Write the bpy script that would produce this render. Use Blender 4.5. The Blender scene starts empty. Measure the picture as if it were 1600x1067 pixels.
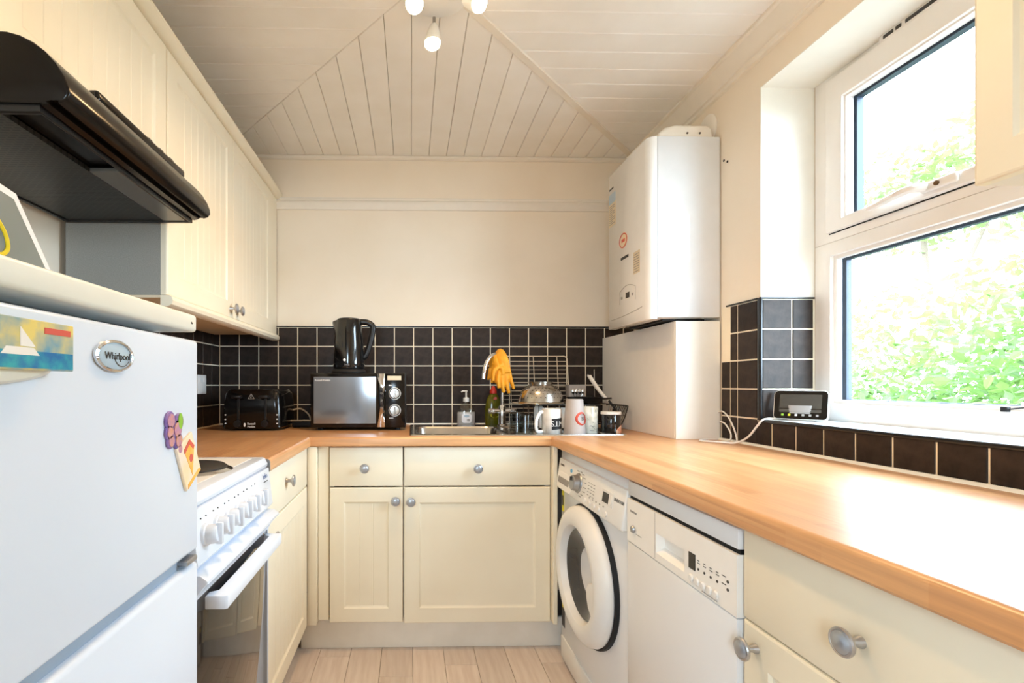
import bpy, bmesh, math, random
from mathutils import Vector, Matrix

# ------------------------------------------------------------------ camera, world, light, exposure
SC = bpy.context.scene
COL = SC.collection
F_PX, YAW = 770.0, math.radians(1.2)
PPX, PPY = 642 + F_PX * math.tan(YAW), 600.0
cam_d = bpy.data.cameras.new('camera')
cam_d.sensor_width = 36.0
cam_d.sensor_fit = 'HORIZONTAL'
cam_d.lens = F_PX * 36.0 / 1600.0
cam_d.shift_x = (800 - PPX) / 1600.0
cam_d.shift_y = (PPY - 533.5) / 1600.0
cam_d.clip_start = 0.01
cam = bpy.data.objects.new('camera', cam_d)
COL.objects.link(cam)
cam.location = (0, 0, 1.11)
cam.rotation_euler = (math.pi / 2, 0, -YAW)
SC.camera = cam

WORLD_STRENGTH = 25.0
SPOT_W = 32.0
world = bpy.data.worlds.new('overcast_sky')
SC.world = world
world.use_nodes = True
bgn = world.node_tree.nodes['Background']
bgn.inputs[0].default_value = (0.80, 0.96, 1.18, 1)
bgn.inputs[1].default_value = WORLD_STRENGTH

SC.view_settings.view_transform = 'Standard'
SC.view_settings.look = 'None'
SC.view_settings.gamma = 1.0
SC.view_settings.use_curve_mapping = False
SC.view_settings.exposure = 0.22
SC.cycles.max_bounces = 12
SC.cycles.diffuse_bounces = 8
SC.cycles.glossy_bounces = 6
SC.cycles.transparent_max_bounces = 16
SC.cycles.sample_clamp_indirect = 8.0
SC.cycles.caustics_reflective = False
SC.cycles.caustics_refractive = False

# room constants (metres); camera stands at x=0 y=0, the sink wall is at y=YB
XL, XR, YB, YF = -1.016, 1.208, 2.64, -1.25
ZC, ZW = 2.33, 0.894
WX0, WX1 = 1.40, 1.46          # window frame depth
WY0, WY1, WZ0, WZ1 = 0.80, 1.68, 0.985, 2.14

pl = bpy.data.lights.new('window_portal', 'AREA')      # sampling aid for the sky seen through the window
pl.shape = 'RECTANGLE'
pl.size = WZ1 - WZ0
pl.size_y = WY1 - WY0
pl.cycles.is_portal = True
po = bpy.data.objects.new('window_portal', pl)
COL.objects.link(po)
po.location = (1.48, (WY0 + WY1) / 2, (WZ0 + WZ1) / 2)
po.rotation_euler = (0, math.radians(90), 0)

pl2 = bpy.data.lights.new('door_portal', 'AREA')        # the same for the inferred glazed back door, added for daylight
pl2.shape = 'RECTANGLE'
pl2.size, pl2.size_y = .52, .88
pl2.cycles.is_portal = True
po2 = bpy.data.objects.new('door_portal', pl2)
COL.objects.link(po2)
po2.location = (-.48, YF - .07, 1.46)
po2.rotation_euler = (math.radians(90), 0, 0)

random.seed(7)
PI = math.pi

# ------------------------------------------------------------------ helpers
def lin(c):
    return tuple(((v / 255) / 12.92 if v / 255 <= 0.04045 else ((v / 255 + 0.055) / 1.055) ** 2.4) for v in c)

MATS = {}
def mat(name, col, rough=0.5, metal=0.0, col2=None, scale=20.0, bump=0.0, bscale=None, trans=0.0, emit=None, estr=0.0,
        ior=1.45, coat=0.0, rnd=0.0, detail=4.0, stretch=None, alpha=1.0, spec=0.5):
    m = bpy.data.materials.new(name)
    m.use_nodes = True
    nt = m.node_tree
    b = nt.nodes['Principled BSDF']
    c = lin(col)
    b.inputs['Base Color'].default_value = (*c, 1)
    b.inputs['Roughness'].default_value = rough
    b.inputs['Metallic'].default_value = metal
    b.inputs['IOR'].default_value = ior
    b.inputs['Transmission Weight'].default_value = trans
    b.inputs['Coat Weight'].default_value = coat
    b.inputs['Alpha'].default_value = alpha
    b.inputs['Specular IOR Level'].default_value = spec
    if emit:
        b.inputs['Emission Color'].default_value = (*emit, 1)
        b.inputs['Emission Strength'].default_value = estr
    tc = nt.nodes.new('ShaderNodeTexCoord')
    vec = tc.outputs['Object']
    if stretch:
        mp = nt.nodes.new('ShaderNodeMapping')
        mp.inputs['Scale'].default_value = stretch
        nt.links.new(vec, mp.inputs['Vector'])
        vec = mp.outputs['Vector']
    out = None
    nz = nt.nodes.new('ShaderNodeTexNoise')
    nz.inputs['Scale'].default_value = scale
    nz.inputs['Detail'].default_value = detail
    nt.links.new(vec, nz.inputs['Vector'])
    if col2 is None:
        col2 = tuple(v * 0.99 for v in col)
    mx = nt.nodes.new('ShaderNodeMix')
    mx.data_type = 'RGBA'
    mx.inputs['A'].default_value = (*c, 1)
    mx.inputs['B'].default_value = (*lin(col2), 1)
    rp = nt.nodes.new('ShaderNodeMapRange')
    rp.inputs['From Min'].default_value = 0.35
    rp.inputs['From Max'].default_value = 0.65
    nt.links.new(nz.outputs['Fac'], rp.inputs['Value'])
    nt.links.new(rp.outputs['Result'], mx.inputs['Factor'])
    out = mx.outputs['Result']
    if rnd:
        oi = nt.nodes.new('ShaderNodeObjectInfo')
        hs = nt.nodes.new('ShaderNodeHueSaturation')
        mr = nt.nodes.new('ShaderNodeMapRange')
        mr.inputs['To Min'].default_value = 1 - rnd
        mr.inputs['To Max'].default_value = 1 + rnd
        nt.links.new(oi.outputs['Random'], mr.inputs['Value'])
        nt.links.new(mr.outputs['Result'], hs.inputs['Value'])
        nt.links.new(out, hs.inputs['Color'])
        out = hs.outputs['Color']
    nt.links.new(out, b.inputs['Base Color'])
    if bump:
        n2 = nt.nodes.new('ShaderNodeTexNoise')
        n2.inputs['Scale'].default_value = bscale or scale
        n2.inputs['Detail'].default_value = 3
        nt.links.new(vec, n2.inputs['Vector'])
        bp = nt.nodes.new('ShaderNodeBump')
        bp.inputs['Strength'].default_value = bump
        bp.inputs['Distance'].default_value = 0.002
        nt.links.new(n2.outputs['Fac'], bp.inputs['Height'])
        nt.links.new(bp.outputs['Normal'], b.inputs['Normal'])
    MATS[name] = m
    return m

def wood_block(name, rot):
    """laminate worktop printed with beech staves; rot turns the stave direction"""
    m = bpy.data.materials.new(name)
    m.use_nodes = True
    nt = m.node_tree
    N, L = nt.nodes, nt.links
    b = N['Principled BSDF']
    tc = N.new('ShaderNodeTexCoord')
    mp = N.new('ShaderNodeMapping')
    mp.inputs['Rotation'].default_value = (0, 0, rot)
    L.new(tc.outputs['Object'], mp.inputs['Vector'])
    br = N.new('ShaderNodeTexBrick')
    br.inputs['Scale'].default_value = 1.0
    br.inputs['Brick Width'].default_value = 0.42
    br.inputs['Row Height'].default_value = 0.042
    br.inputs['Mortar Size'].default_value = 0.0
    br.inputs['Color1'].default_value = (*lin((214, 163, 114)), 1)
    br.inputs['Color2'].default_value = (*lin((198, 141, 93)), 1)
    L.new(mp.outputs['Vector'], br.inputs['Vector'])
    m2 = N.new('ShaderNodeMapping')
    m2.inputs['Scale'].default_value = (3, 60, 60)
    L.new(mp.outputs['Vector'], m2.inputs['Vector'])
    nz = N.new('ShaderNodeTexNoise')
    nz.inputs['Scale'].default_value = 2.0
    nz.inputs['Detail'].default_value = 5
    L.new(m2.outputs['Vector'], nz.inputs['Vector'])
    hs = N.new('ShaderNodeHueSaturation')
    mr = N.new('ShaderNodeMapRange')
    mr.inputs['From Min'].default_value = 0.3
    mr.inputs['From Max'].default_value = 0.7
    mr.inputs['To Min'].default_value = 0.86
    mr.inputs['To Max'].default_value = 1.1
    L.new(nz.outputs['Fac'], mr.inputs['Value'])
    L.new(mr.outputs['Result'], hs.inputs['Value'])
    L.new(br.outputs['Color'], hs.inputs['Color'])
    L.new(hs.outputs['Color'], b.inputs['Base Color'])
    b.inputs['Roughness'].default_value = 0.3
    b.inputs['IOR'].default_value = 1.5
    MATS[name] = m
    return m

def thin_glass(name, tint=(255, 255, 255), refl=0.08):
    m = bpy.data.materials.new(name)
    m.use_nodes = True
    nt = m.node_tree
    N, L = nt.nodes, nt.links
    N.remove(N['Principled BSDF'])
    tr = N.new('ShaderNodeBsdfTransparent')
    tr.inputs[0].default_value = (*lin(tint), 1)
    gl = N.new('ShaderNodeBsdfGlossy')
    gl.inputs['Roughness'].default_value = 0.02
    lw = N.new('ShaderNodeLayerWeight')
    pw = N.new('ShaderNodeMath')
    pw.operation = 'POWER'
    pw.inputs[1].default_value = 5.0
    fr = N.new('ShaderNodeMath')
    fr.operation = 'MULTIPLY_ADD'
    fr.inputs[1].default_value = 0.8
    fr.inputs[2].default_value = refl * 0.5
    L.new(lw.outputs['Facing'], pw.inputs[0])
    L.new(pw.outputs[0], fr.inputs[0])
    ms = N.new('ShaderNodeMixShader')
    L.new(fr.outputs[0], ms.inputs[0])
    L.new(tr.outputs[0], ms.inputs[1])
    L.new(gl.outputs[0], ms.inputs[2])
    L.new(ms.outputs[0], N['Material Output'].inputs['Surface'])
    MATS[name] = m
    return m

def stamp(o, label=None, cat=None, group=None, kind=None):
    if label: o['label'] = label
    if cat: o['category'] = cat
    if group: o['group'] = group
    if kind: o['kind'] = kind
    return o

def thing(name, label, cat, loc=(0, 0, 0), rotz=0.0, group=None, kind=None):
    o = bpy.data.objects.new(name, None)
    o.empty_display_size = 0.05
    COL.objects.link(o)
    o.location = loc
    o.rotation_euler = (0, 0, rotz)
    return stamp(o, label, cat, group, kind)

def mesh_of(name, bm, m, smooth=35):
    me = bpy.data.meshes.new(name)
    bmesh.ops.recalc_face_normals(bm, faces=bm.faces)
    bm.to_mesh(me)
    bm.free()
    if smooth:
        me.shade_smooth()
        me.set_sharp_from_angle(angle=math.radians(smooth))
    if m:
        me.materials.append(MATS[m])
    return me

def link(name, me, parent=None, loc=(0, 0, 0), rot=(0, 0, 0)):
    o = bpy.data.objects.new(name, me)
    COL.objects.link(o)
    if parent: o.parent = parent
    o.location = loc
    o.rotation_euler = rot
    return o

def part(name, bm, m, parent=None, smooth=35, label=None):
    o = link(name, mesh_of(name, bm, m, smooth), parent)
    if label: o['label'] = label
    return o

def single(name, bm, m, label, cat, loc=(0, 0, 0), rotz=0, group=None, smooth=35):
    o = link(name, mesh_of(name, bm, m, smooth), None, loc, (0, 0, rotz))
    return stamp(o, label, cat, group)

def struct(name, bm, m, smooth=35, parent=None):
    o = link(name, mesh_of(name, bm, m, smooth), parent)
    o['kind'] = 'structure'
    return o

B = bmesh.new

def box(bm, x0, x1, y0, y1, z0, z1, bev=0.0, seg=2):
    vs = [bm.verts.new(p) for p in ((x0, y0, z0), (x1, y0, z0), (x1, y1, z0), (x0, y1, z0),
                                    (x0, y0, z1), (x1, y0, z1), (x1, y1, z1), (x0, y1, z1))]
    fs = [bm.faces.new([vs[i] for i in f]) for f in ((3, 2, 1, 0), (4, 5, 6, 7), (0, 1, 5, 4), (1, 2, 6, 5), (2, 3, 7, 6), (3, 0, 4, 7))]
    if bev:
        es = list({e for f in fs for e in f.edges})
        bmesh.ops.bevel(bm, geom=es, offset=bev, segments=seg, profile=0.5, affect='EDGES', clamp_overlap=True)
    return bm

def frame_of(d):
    d = Vector(d).normalized()
    up = Vector((0, 0, 1)) if abs(d.z) < 0.95 else Vector((1, 0, 0))
    a = d.cross(up).normalized()
    return a, d.cross(a).normalized(), d

def cyl(bm, p0, p1, r0, r1=None, n=24, bev=0.0):
    r1 = r0 if r1 is None else r1
    p0, p1 = Vector(p0), Vector(p1)
    a, b, d = frame_of(p1 - p0)
    rings = [(p0, r0), (p1, r1)]
    if bev:
        rings = [(p0, r0 - bev), (p0 + d * bev, r0), (p1 - d * bev, r1), (p1, r1 - bev)]
    loops = []
    for p, r in rings:
        loops.append([bm.verts.new(p + a * (r * math.cos(2 * PI * i / n)) + b * (r * math.sin(2 * PI * i / n))) for i in range(n)])
    for l0, l1 in zip(loops, loops[1:]):
        for i in range(n):
            bm.faces.new((l0[i], l0[(i + 1) % n], l1[(i + 1) % n], l1[i]))
    bm.faces.new(loops[0][::-1])
    bm.faces.new(loops[-1])
    return bm

def lathe(bm, prof, c=(0, 0, 0), d=(0, 0, 1), n=32, sx=1.0, sy=1.0, closed=False):
    """prof = [(r, h)] turned about axis d through c; r == 0 closes the end"""
    a, b, d = frame_of(d)
    if abs(d.z) > 0.95:
        a, b = Vector((1, 0, 0)), Vector((0, 1, 0))
    c = Vector(c)
    loops = []
    for r, h in prof:
        if r <= 1e-6:
            loops.append([bm.verts.new(c + d * h)])
        else:
            loops.append([bm.verts.new(c + d * h + a * (sx * r * math.cos(2 * PI * i / n)) + b * (sy * r * math.sin(2 * PI * i / n))) for i in range(n)])
    pairs = list(zip(loops, loops[1:]))
    if closed: pairs.append((loops[-1], loops[0]))
    for l0, l1 in pairs:
        for i in range(n):
            j = (i + 1) % n
            if len(l0) == 1 and len(l1) == 1: continue
            if len(l0) == 1: bm.faces.new((l0[0], l1[j], l1[i]))
            elif len(l1) == 1: bm.faces.new((l0[i], l0[j], l1[0]))
            else: bm.faces.new((l0[i], l0[j], l1[j], l1[i]))
    return bm

def smooth_pts(pts, k=6):
    P = [Vector(p) for p in pts]
    out = []
    for i in range(len(P) - 1):
        p0, p1, p2, p3 = P[max(i - 1, 0)], P[i], P[i + 1], P[min(i + 2, len(P) - 1)]
        for j in range(k):
            t = j / k
            out.append(0.5 * ((2 * p1) + (p2 - p0) * t + (2 * p0 - 5 * p1 + 4 * p2 - p3) * t * t + (3 * p1 - p0 - 3 * p2 + p3) * t ** 3))
    out.append(P[-1])
    return out

def tube(bm, pts, r, n=8, closed=False, flat=1.0):
    P = [Vector(p) for p in pts]
    rs = r if isinstance(r, (list, tuple)) else [r] * len(P)
    m = len(P)
    loops = []
    a = None
    for i, p in enumerate(P):
        if closed: t = P[(i + 1) % m] - P[i - 1]
        else: t = P[min(i + 1, m - 1)] - P[max(i - 1, 0)]
        t.normalize()
        if a is None: a = frame_of(t)[0]
        a = (a - t * a.dot(t))
        if a.length < 1e-6: a = frame_of(t)[0]
        a.normalize()
        b = t.cross(a)
        loops.append([bm.verts.new(p + a * (rs[i] * math.cos(2 * PI * k / n)) + b * (flat * rs[i] * math.sin(2 * PI * k / n))) for k in range(n)])
    rng = list(zip(loops, loops[1:]))
    if closed: rng.append((loops[-1], loops[0]))
    for l0, l1 in rng:
        for k in range(n):
            bm.faces.new((l0[k], l0[(k + 1) % n], l1[(k + 1) % n], l1[k]))
    if not closed:
        bm.faces.new(loops[0][::-1])
        bm.faces.new(loops[-1])
    return bm

def prism(bm, poly, fn, a0, a1, bev=0.0, seg=2):
    """poly of (u, v); fn(u, v, a) -> xyz; extruded from a0 to a1"""
    l0 = [bm.verts.new(fn(u, v, a0)) for u, v in poly]
    l1 = [bm.verts.new(fn(u, v, a1)) for u, v in poly]
    n = len(poly)
    fs = [bm.faces.new(l0[::-1]), bm.faces.new(l1)]
    es = list(fs[0].edges) + list(fs[1].edges)
    for i in range(n):
        bm.faces.new((l0[i], l0[(i + 1) % n], l1[(i + 1) % n], l1[i]))
    if bev:
        bmesh.ops.bevel(bm, geom=es, offset=bev, segments=seg, profile=0.5, affect='EDGES', clamp_overlap=True)
    return bm

def rrect(x0, x1, z0, z1, r, k=5):
    out = []
    for cx, cz, a0 in ((x1 - r, z1 - r, 0), (x0 + r, z1 - r, 90), (x0 + r, z0 + r, 180), (x1 - r, z0 + r, 270)):
        for i in range(k + 1):
            a = math.radians(a0 + 90 * i / k)
            out.append((cx + r * math.cos(a), cz + r * math.sin(a)))
    return out

def ellipse(cx, cz, a, b, n=32):
    return [(cx + a * math.cos(2 * PI * i / n), cz + b * math.sin(2 * PI * i / n)) for i in range(n)]

def XZ(u, v, a): return (u, a, v)      # plate facing -y / +y
def YZ(u, v, a): return (a, u, v)
def XY(u, v, a): return (u, v, a)

def ring_frame(bm, a0, a1, z0, z1, wa0, wa1, wz0, wz1, fn, d0, d1, bev=0.0):
    """rectangular ring a0..a1 by z0..z1 with member widths, mapped by fn(a, z, depth)"""
    O = [(a0, z0), (a1, z0), (a1, z1), (a0, z1)]
    I = [(a0 + wa0, z0 + wz0), (a1 - wa1, z0 + wz0), (a1 - wa1, z1 - wz1), (a0 + wa0, z1 - wz1)]
    V = {}
    for nm, L_ in (('o', O), ('i', I)):
        for dd, d in ((0, d0), (1, d1)):
            V[nm, dd] = [bm.verts.new(fn(u, v, d)) for u, v in L_]
    es = []
    for i in range(4):
        j = (i + 1) % 4
        for q in ((V['o', 0][i], V['o', 0][j], V['i', 0][j], V['i', 0][i]), (V['o', 1][j], V['o', 1][i], V['i', 1][i], V['i', 1][j]),
                  (V['o', 0][j], V['o', 0][i], V['o', 1][i], V['o', 1][j]), (V['i', 0][i], V['i', 0][j], V['i', 1][j], V['i', 1][i])):
            f = bm.faces.new(q)
    if bev:
        es = []
        for nm in ('o', 'i'):
            for dd in (0, 1):
                for i in range(4):
                    e = bm.edges.get((V[nm, dd][i], V[nm, dd][(i + 1) % 4]))
                    if e: es.append(e)
        bmesh.ops.bevel(bm, geom=es, offset=bev, segments=2, profile=0.5, affect='EDGES', clamp_overlap=True)
    return bm

def text_bm(body, size, ext=0.0003, align='CENTER', bend=None):
    """lettering as a mesh in the x-z plane facing -y, centred on x = 0; bend = cylinder radius to wrap it round"""
    cu = bpy.data.curves.new('lettering', 'FONT')
    cu.body = body
    cu.size = size
    cu.extrude = ext
    cu.align_x = align
    cu.align_y = 'CENTER'
    cu.resolution_u = 3
    o = bpy.data.objects.new('lettering_tmp', cu)
    COL.objects.link(o)
    dg = bpy.context.evaluated_depsgraph_get()
    me = bpy.data.meshes.new_from_object(o.evaluated_get(dg))
    bm = B()
    bm.from_mesh(me)
    bpy.data.objects.remove(o)
    bpy.data.meshes.remove(me)
    for v in bm.verts:
        x, y, z = v.co
        if bend:
            r = bend + z
            v.co = (r * math.sin(x / bend), -r * math.cos(x / bend), y)
        else:
            v.co = (x, -z, y)
    return bm

def lettering(body, size, m, parent, loc, rot=(0, 0, 0), bend=None, name='lettering'):
    return link(name, mesh_of(name, text_bm(body, size, bend=bend), m, 0), parent, loc, rot)

def move(bm, M):
    bmesh.ops.transform(bm, matrix=M, verts=bm.verts)
    return bm

# ------------------------------------------------------------------ materials
mat('wall_paint', (240, 228, 210), 0.7, col2=(236, 223, 203), scale=3, bump=0.15, bscale=60)
mat('white_and_lit_wall', (240, 236, 226), 0.6, bump=0.1, bscale=50)  # window recess is wall paint whitened for daylight; plain white on seals and boxing
mat('ceiling_paint', (247, 244, 239), 0.55, col2=(243, 239, 232), scale=6, bump=0.08, bscale=40, rnd=0.02)
mat('ceiling_gap', (120, 100, 78), 0.9)
mat('trim_paint', (237, 229, 216), 0.5, bump=0.05, bscale=30)
mat('grout', (244, 232, 208), 0.85, bump=0.2, bscale=200)
mat('tile', (58, 47, 41), 0.5, spec=0.22, col2=(40, 33, 29), scale=28, bump=0.25, bscale=90, rnd=0.18, detail=8)
mat('tile_edge', (22, 23, 26), 0.25)
mat('sill_white', (232, 236, 240), 0.2)
mat('plank', (219, 204, 191), 0.45, col2=(206, 188, 174), scale=4, stretch=(14, 1.2, 1), rnd=0.07, bump=0.06, bscale=10, detail=8)
mat('subfloor', (120, 100, 82), 0.9)
mat('cream', (236, 227, 205), 0.38, col2=(233, 223, 200), scale=5)
mat('plinth', (232, 226, 214), 0.5, col2=(224, 217, 204), scale=8)
mat('carcass', (150, 148, 142), 0.55, col2=(140, 138, 132), scale=300)  # white board greyed in colour to stand for the shade under the hood
mat('carcass_cream', (230, 225, 214), 0.5)
mat('white_metal', (228, 229, 231), 0.22, col2=(226, 227, 229), scale=3, bump=0.02, bscale=200)
mat('boiler_white', (226, 227, 228), 0.035)
mat('boiler_white_lit', (246, 245, 243), 0.12)  # casing white, lightened in colour to stand in for light on the front
mat('cooker_enamel', (224, 231, 242), 0.22)
mat('white_plastic', (232, 230, 226), 0.38)
mat('warm_plastic', (243, 240, 235), 0.4)
mat('fridge_white', (216, 226, 241), 0.25, col2=(213, 224, 240), scale=2)
mat('fridge_top', (226, 226, 216), 0.4)
mat('fridge_gap', (150, 165, 182), 0.5)
mat('upvc', (236, 232, 228), 0.3)
mat('rubber', (20, 22, 26), 0.6)
mat('spacer', (46, 58, 74), 0.5)
mat('black_gloss', (13, 11, 10), 0.14)
mat('black_satin', (22, 20, 19), 0.35)
mat('black_matte', (18, 17, 17), 0.6)
mat('hood_black', (14, 10, 8), 0.25, spec=0.3)
mat('dark_slot', (10, 10, 10), 0.8)
mat('lens_grey', (92, 92, 90), 0.25)
mat('chrome', (225, 225, 226), 0.08, metal=1.0)
mat('steel', (196, 192, 186), 0.22, metal=1.0, col2=(180, 176, 170), scale=12, stretch=(1, 12, 1))
mat('steel_dark', (120, 116, 112), 0.35, metal=1.0)
mat('satin_knob', (190, 190, 192), 0.3, metal=0.9)
mat('knob_face', (178, 184, 192), 0.34, metal=0.7)
mat('aluminium', (170, 172, 175), 0.4, metal=0.8)
mat('mirror_glass', (150, 152, 156), 0.1, metal=0.9)
mat('oven_glass', (40, 34, 30), 0.06, coat=0.6)
mat('display_dark', (26, 24, 22), 0.15)
mat('wm_glass', (44, 44, 48), 0.08, coat=0.5)
mat('print_dark', (60, 58, 58), 0.6)
mat('print_grey', (150, 146, 142), 0.6)
mat('print_white', (236, 234, 230), 0.5)
mat('print_blue', (92, 160, 196), 0.5)
mat('print_navy', (44, 70, 120), 0.5)
mat('print_red', (212, 92, 76), 0.5)
mat('print_yellow', (222, 208, 40), 0.5)
mat('label_beige', (222, 206, 178), 0.6)
mat('label_blue', (176, 196, 212), 0.5)
mat('hotplate', (38, 34, 32), 0.45)
mat('kettle_black', (16, 16, 17), 0.1, coat=0.5)
mat('glove', (238, 168, 40), 0.55, col2=(228, 150, 30), scale=40, bump=0.1, bscale=120)
mat('glove_lining', (232, 200, 80), 0.6)
mat('soap_white', (228, 226, 230), 0.35)
mat('soap_clear', (225, 225, 222), 0.1, trans=0.85)
mat('soap_green', (120, 112, 20), 0.12, trans=0.35, col2=(96, 100, 16), scale=10)
mat('cap_red', (200, 50, 30), 0.4)
mat('frosted', (214, 204, 198), 0.5, trans=0.35)
mat('glass', (248, 250, 250), 0.02, trans=1.0)
mat('ceramic', (236, 232, 224), 0.2)
mat('ceramic_marble', (232, 228, 220), 0.25, col2=(196, 190, 182), scale=14, detail=8)
mat('ceramic_map', (236, 230, 218), 0.25, col2=(206, 200, 180), scale=30, detail=10)
mat('wire_cream', (226, 210, 186), 0.4, metal=0.3)
mat('orange_print', (214, 108, 60), 0.5, col2=(230, 190, 160), scale=60)
mat('bulb', (255, 244, 226), 0.4, emit=(1.0, 0.80, 0.52), estr=25)
mat('cable_white', (236, 232, 226), 0.45)
mat('screen', (70, 66, 60), 0.12, col2=(64, 60, 55), scale=5)
mat('paper_white', (240, 238, 242), 0.6)
mat('paper_grey', (132, 138, 136), 0.6, col2=(120, 128, 126), scale=8)
mat('ink_yellow', (232, 206, 40), 0.6)
mat('picture', (70, 150, 190), 0.3, col2=(226, 206, 120), scale=26, detail=8)
mat('picture_teal', (60, 170, 180), 0.3, col2=(40, 110, 170), scale=60, detail=6)
mat('magnet_purple', (112, 88, 160), 0.4, col2=(150, 120, 170), scale=40)
mat('magnet_tan', (206, 150, 120), 0.4, col2=(180, 130, 170), scale=90)
mat('magnet_green', (140, 190, 60), 0.4)
mat('card_cream', (236, 222, 206), 0.5, col2=(240, 214, 170), scale=25)
mat('card_orange', (244, 176, 70), 0.5, col2=(246, 196, 110), scale=60)
mat('leaf', (92, 116, 62), 0.5, col2=(72, 98, 48), scale=1.5)
mat('bark', (92, 80, 66), 0.85, bump=0.5, bscale=30)
mat('neutral_ground', (120, 118, 110), 0.9, col2=(108, 106, 100), scale=3)  # unseen ground, greyed so its bounced light stays neutral
mat('brass_dark', (110, 84, 56), 0.5, metal=0.8)
wood_block('beech_x', 0.0)
wood_block('beech_y', PI / 2)
thin_glass('window_glass', (246, 250, 248))
thin_glass('clear_plastic', (236, 236, 232), 0.16)
thin_glass('tumbler_glass', (226, 230, 230), 0.10)

def leaf_translucent():
    nt = MATS['leaf'].node_tree
    b = nt.nodes['Principled BSDF']
    tr = nt.nodes.new('ShaderNodeBsdfTranslucent')
    tr.inputs[0].default_value = (*lin((112, 140, 70)), 1)
    ms = nt.nodes.new('ShaderNodeMixShader')
    ms.inputs[0].default_value = 0.45
    nt.links.new(b.outputs[0], ms.inputs[1])
    nt.links.new(tr.outputs[0], ms.inputs[2])
    nt.links.new(ms.outputs[0], nt.nodes['Material Output'].inputs['Surface'])
leaf_translucent()

def filter_mesh():
    """black grease filter with rows of fine punched slots"""
    m = mat('filter_mesh', (70, 68, 66), 0.4)
    nt = m.node_tree
    b = nt.nodes['Principled BSDF']
    tc = nt.nodes.new('ShaderNodeTexCoord')
    mp = nt.nodes.new('ShaderNodeMapping')
    mp.inputs['Rotation'].default_value = (0, 0, PI / 2)
    nt.links.new(tc.outputs['Object'], mp.inputs['Vector'])
    br = nt.nodes.new('ShaderNodeTexBrick')
    br.inputs['Scale'].default_value = 1
    br.inputs['Brick Width'].default_value = 0.02
    br.inputs['Row Height'].default_value = 0.009
    br.inputs['Mortar Size'].default_value = 0.0022
    br.inputs['Color1'].default_value = (0.004, 0.004, 0.004, 1)
    br.inputs['Color2'].default_value = (0.006, 0.006, 0.006, 1)
    br.inputs['Mortar'].default_value = (0.03, 0.029, 0.028, 1)
    nt.links.new(mp.outputs['Vector'], br.inputs['Vector'])
    nt.links.new(br.outputs['Color'], b.inputs['Base Color'])
filter_mesh()

# ------------------------------------------------------------------ the room
fl = struct('floor', box(B(), XL - .1, XR + .1, YF - .1, YB + .1, -0.06, -0.009), 'subfloor')
PW, PLEN = 0.128, 1.21
pm = {}
def plank_mesh(l):
    k = round(l, 3)
    if k not in pm: pm[k] = mesh_of('plank', box(B(), 0, PW - .0012, 0, l - .0012, -.009, 0, .0012, 1), 'plank')
    return pm[k]
i = 0
x = XL
while x < XR:
    y = YF - random.random() * 1.0
    while y < YB:
        y0, y1 = max(y, YF), min(y + PLEN, YB)
        if y1 - y0 > .02: link('plank', plank_mesh(y1 - y0), fl, (x, y0, 0))
        y += PLEN
    x += PW

wall_back = struct('wall_back', box(B(), XL - .1, XR + .3, YB + .006, YB + .12, 0, ZC + .08), 'wall_paint')
wall_left = struct('wall_left', box(B(), XL - .12, XL - .006, YF - .1, YB + .006, 0, ZC + .08), 'wall_paint')
DX0, DX1, DZT = -.89, -.07, 2.03          # unseen half-glazed back door, inferred from reflections and added for daylight fill
bm = B()
box(bm, XL - .12, DX0, YF - .12, YF, 0, ZC + .08)
box(bm, DX1, XR + .3, YF - .12, YF, 0, ZC + .08)
box(bm, DX0, DX1, YF - .12, YF, DZT, ZC + .08)
wall_front = struct('wall_front', bm, 'wall_paint')
gx0, gx1, gz0, gz1 = DX0 + .15, DX1 - .15, 1.02, 1.90
bm = B()
ring_frame(bm, DX0 + .002, DX1 - .002, .006, DZT - .002, gx0 - DX0 - .002, DX1 - .002 - gx1, gz0 - .006, DZT - .002 - gz1, XZ, YF - .06, YF - .015, .003)
d1 = struct('door_1', bm, 'upvc')
part('pane', box(B(), gx0 - .004, gx1 + .004, YF - .042, YF - .038, gz0 - .004, gz1 + .004), 'window_glass', d1)
part('door_handle', tube(B(), smooth_pts([(DX0 + .07, YF - .015, 1.02), (DX0 + .07, YF + .03, 1.02), (DX0 + .09, YF + .04, 1.02), (DX0 + .18, YF + .04, 1.02)], 4), .009, 10), 'chrome', d1)
bm = B()
XRp, XRo = XR + .005, XR + .26
box(bm, XRp, XRo, WY1 + .005, YB + .006, 0, ZC + .08)
box(bm, XRp, XRo, YF, WY0, 0, ZC + .08)
box(bm, XRp, XRo, WY0, WY1 + .005, 0, WZ0 - .005)
box(bm, XRp, XRo, WY0, WY1 + .005, WZ1, ZC + .08)
wall_right = struct('wall_right', bm, 'wall_paint')
# window recess linings: wall paint whitened in colour to stand for daylight
bm = B()
box(bm, XRp - .001, WX0, WY1 + .002, WY1 + .005, 1.41, WZ1)
box(bm, XRp - .001, WX0, WY0, WY1 + .002, WZ1 - .004, WZ1)
box(bm, XRp - .001, WX0, WY0, WY0 + .004, WZ0, WZ1 - .004)
part('reveal_lining', bm, 'white_and_lit_wall', wall_right)

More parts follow.
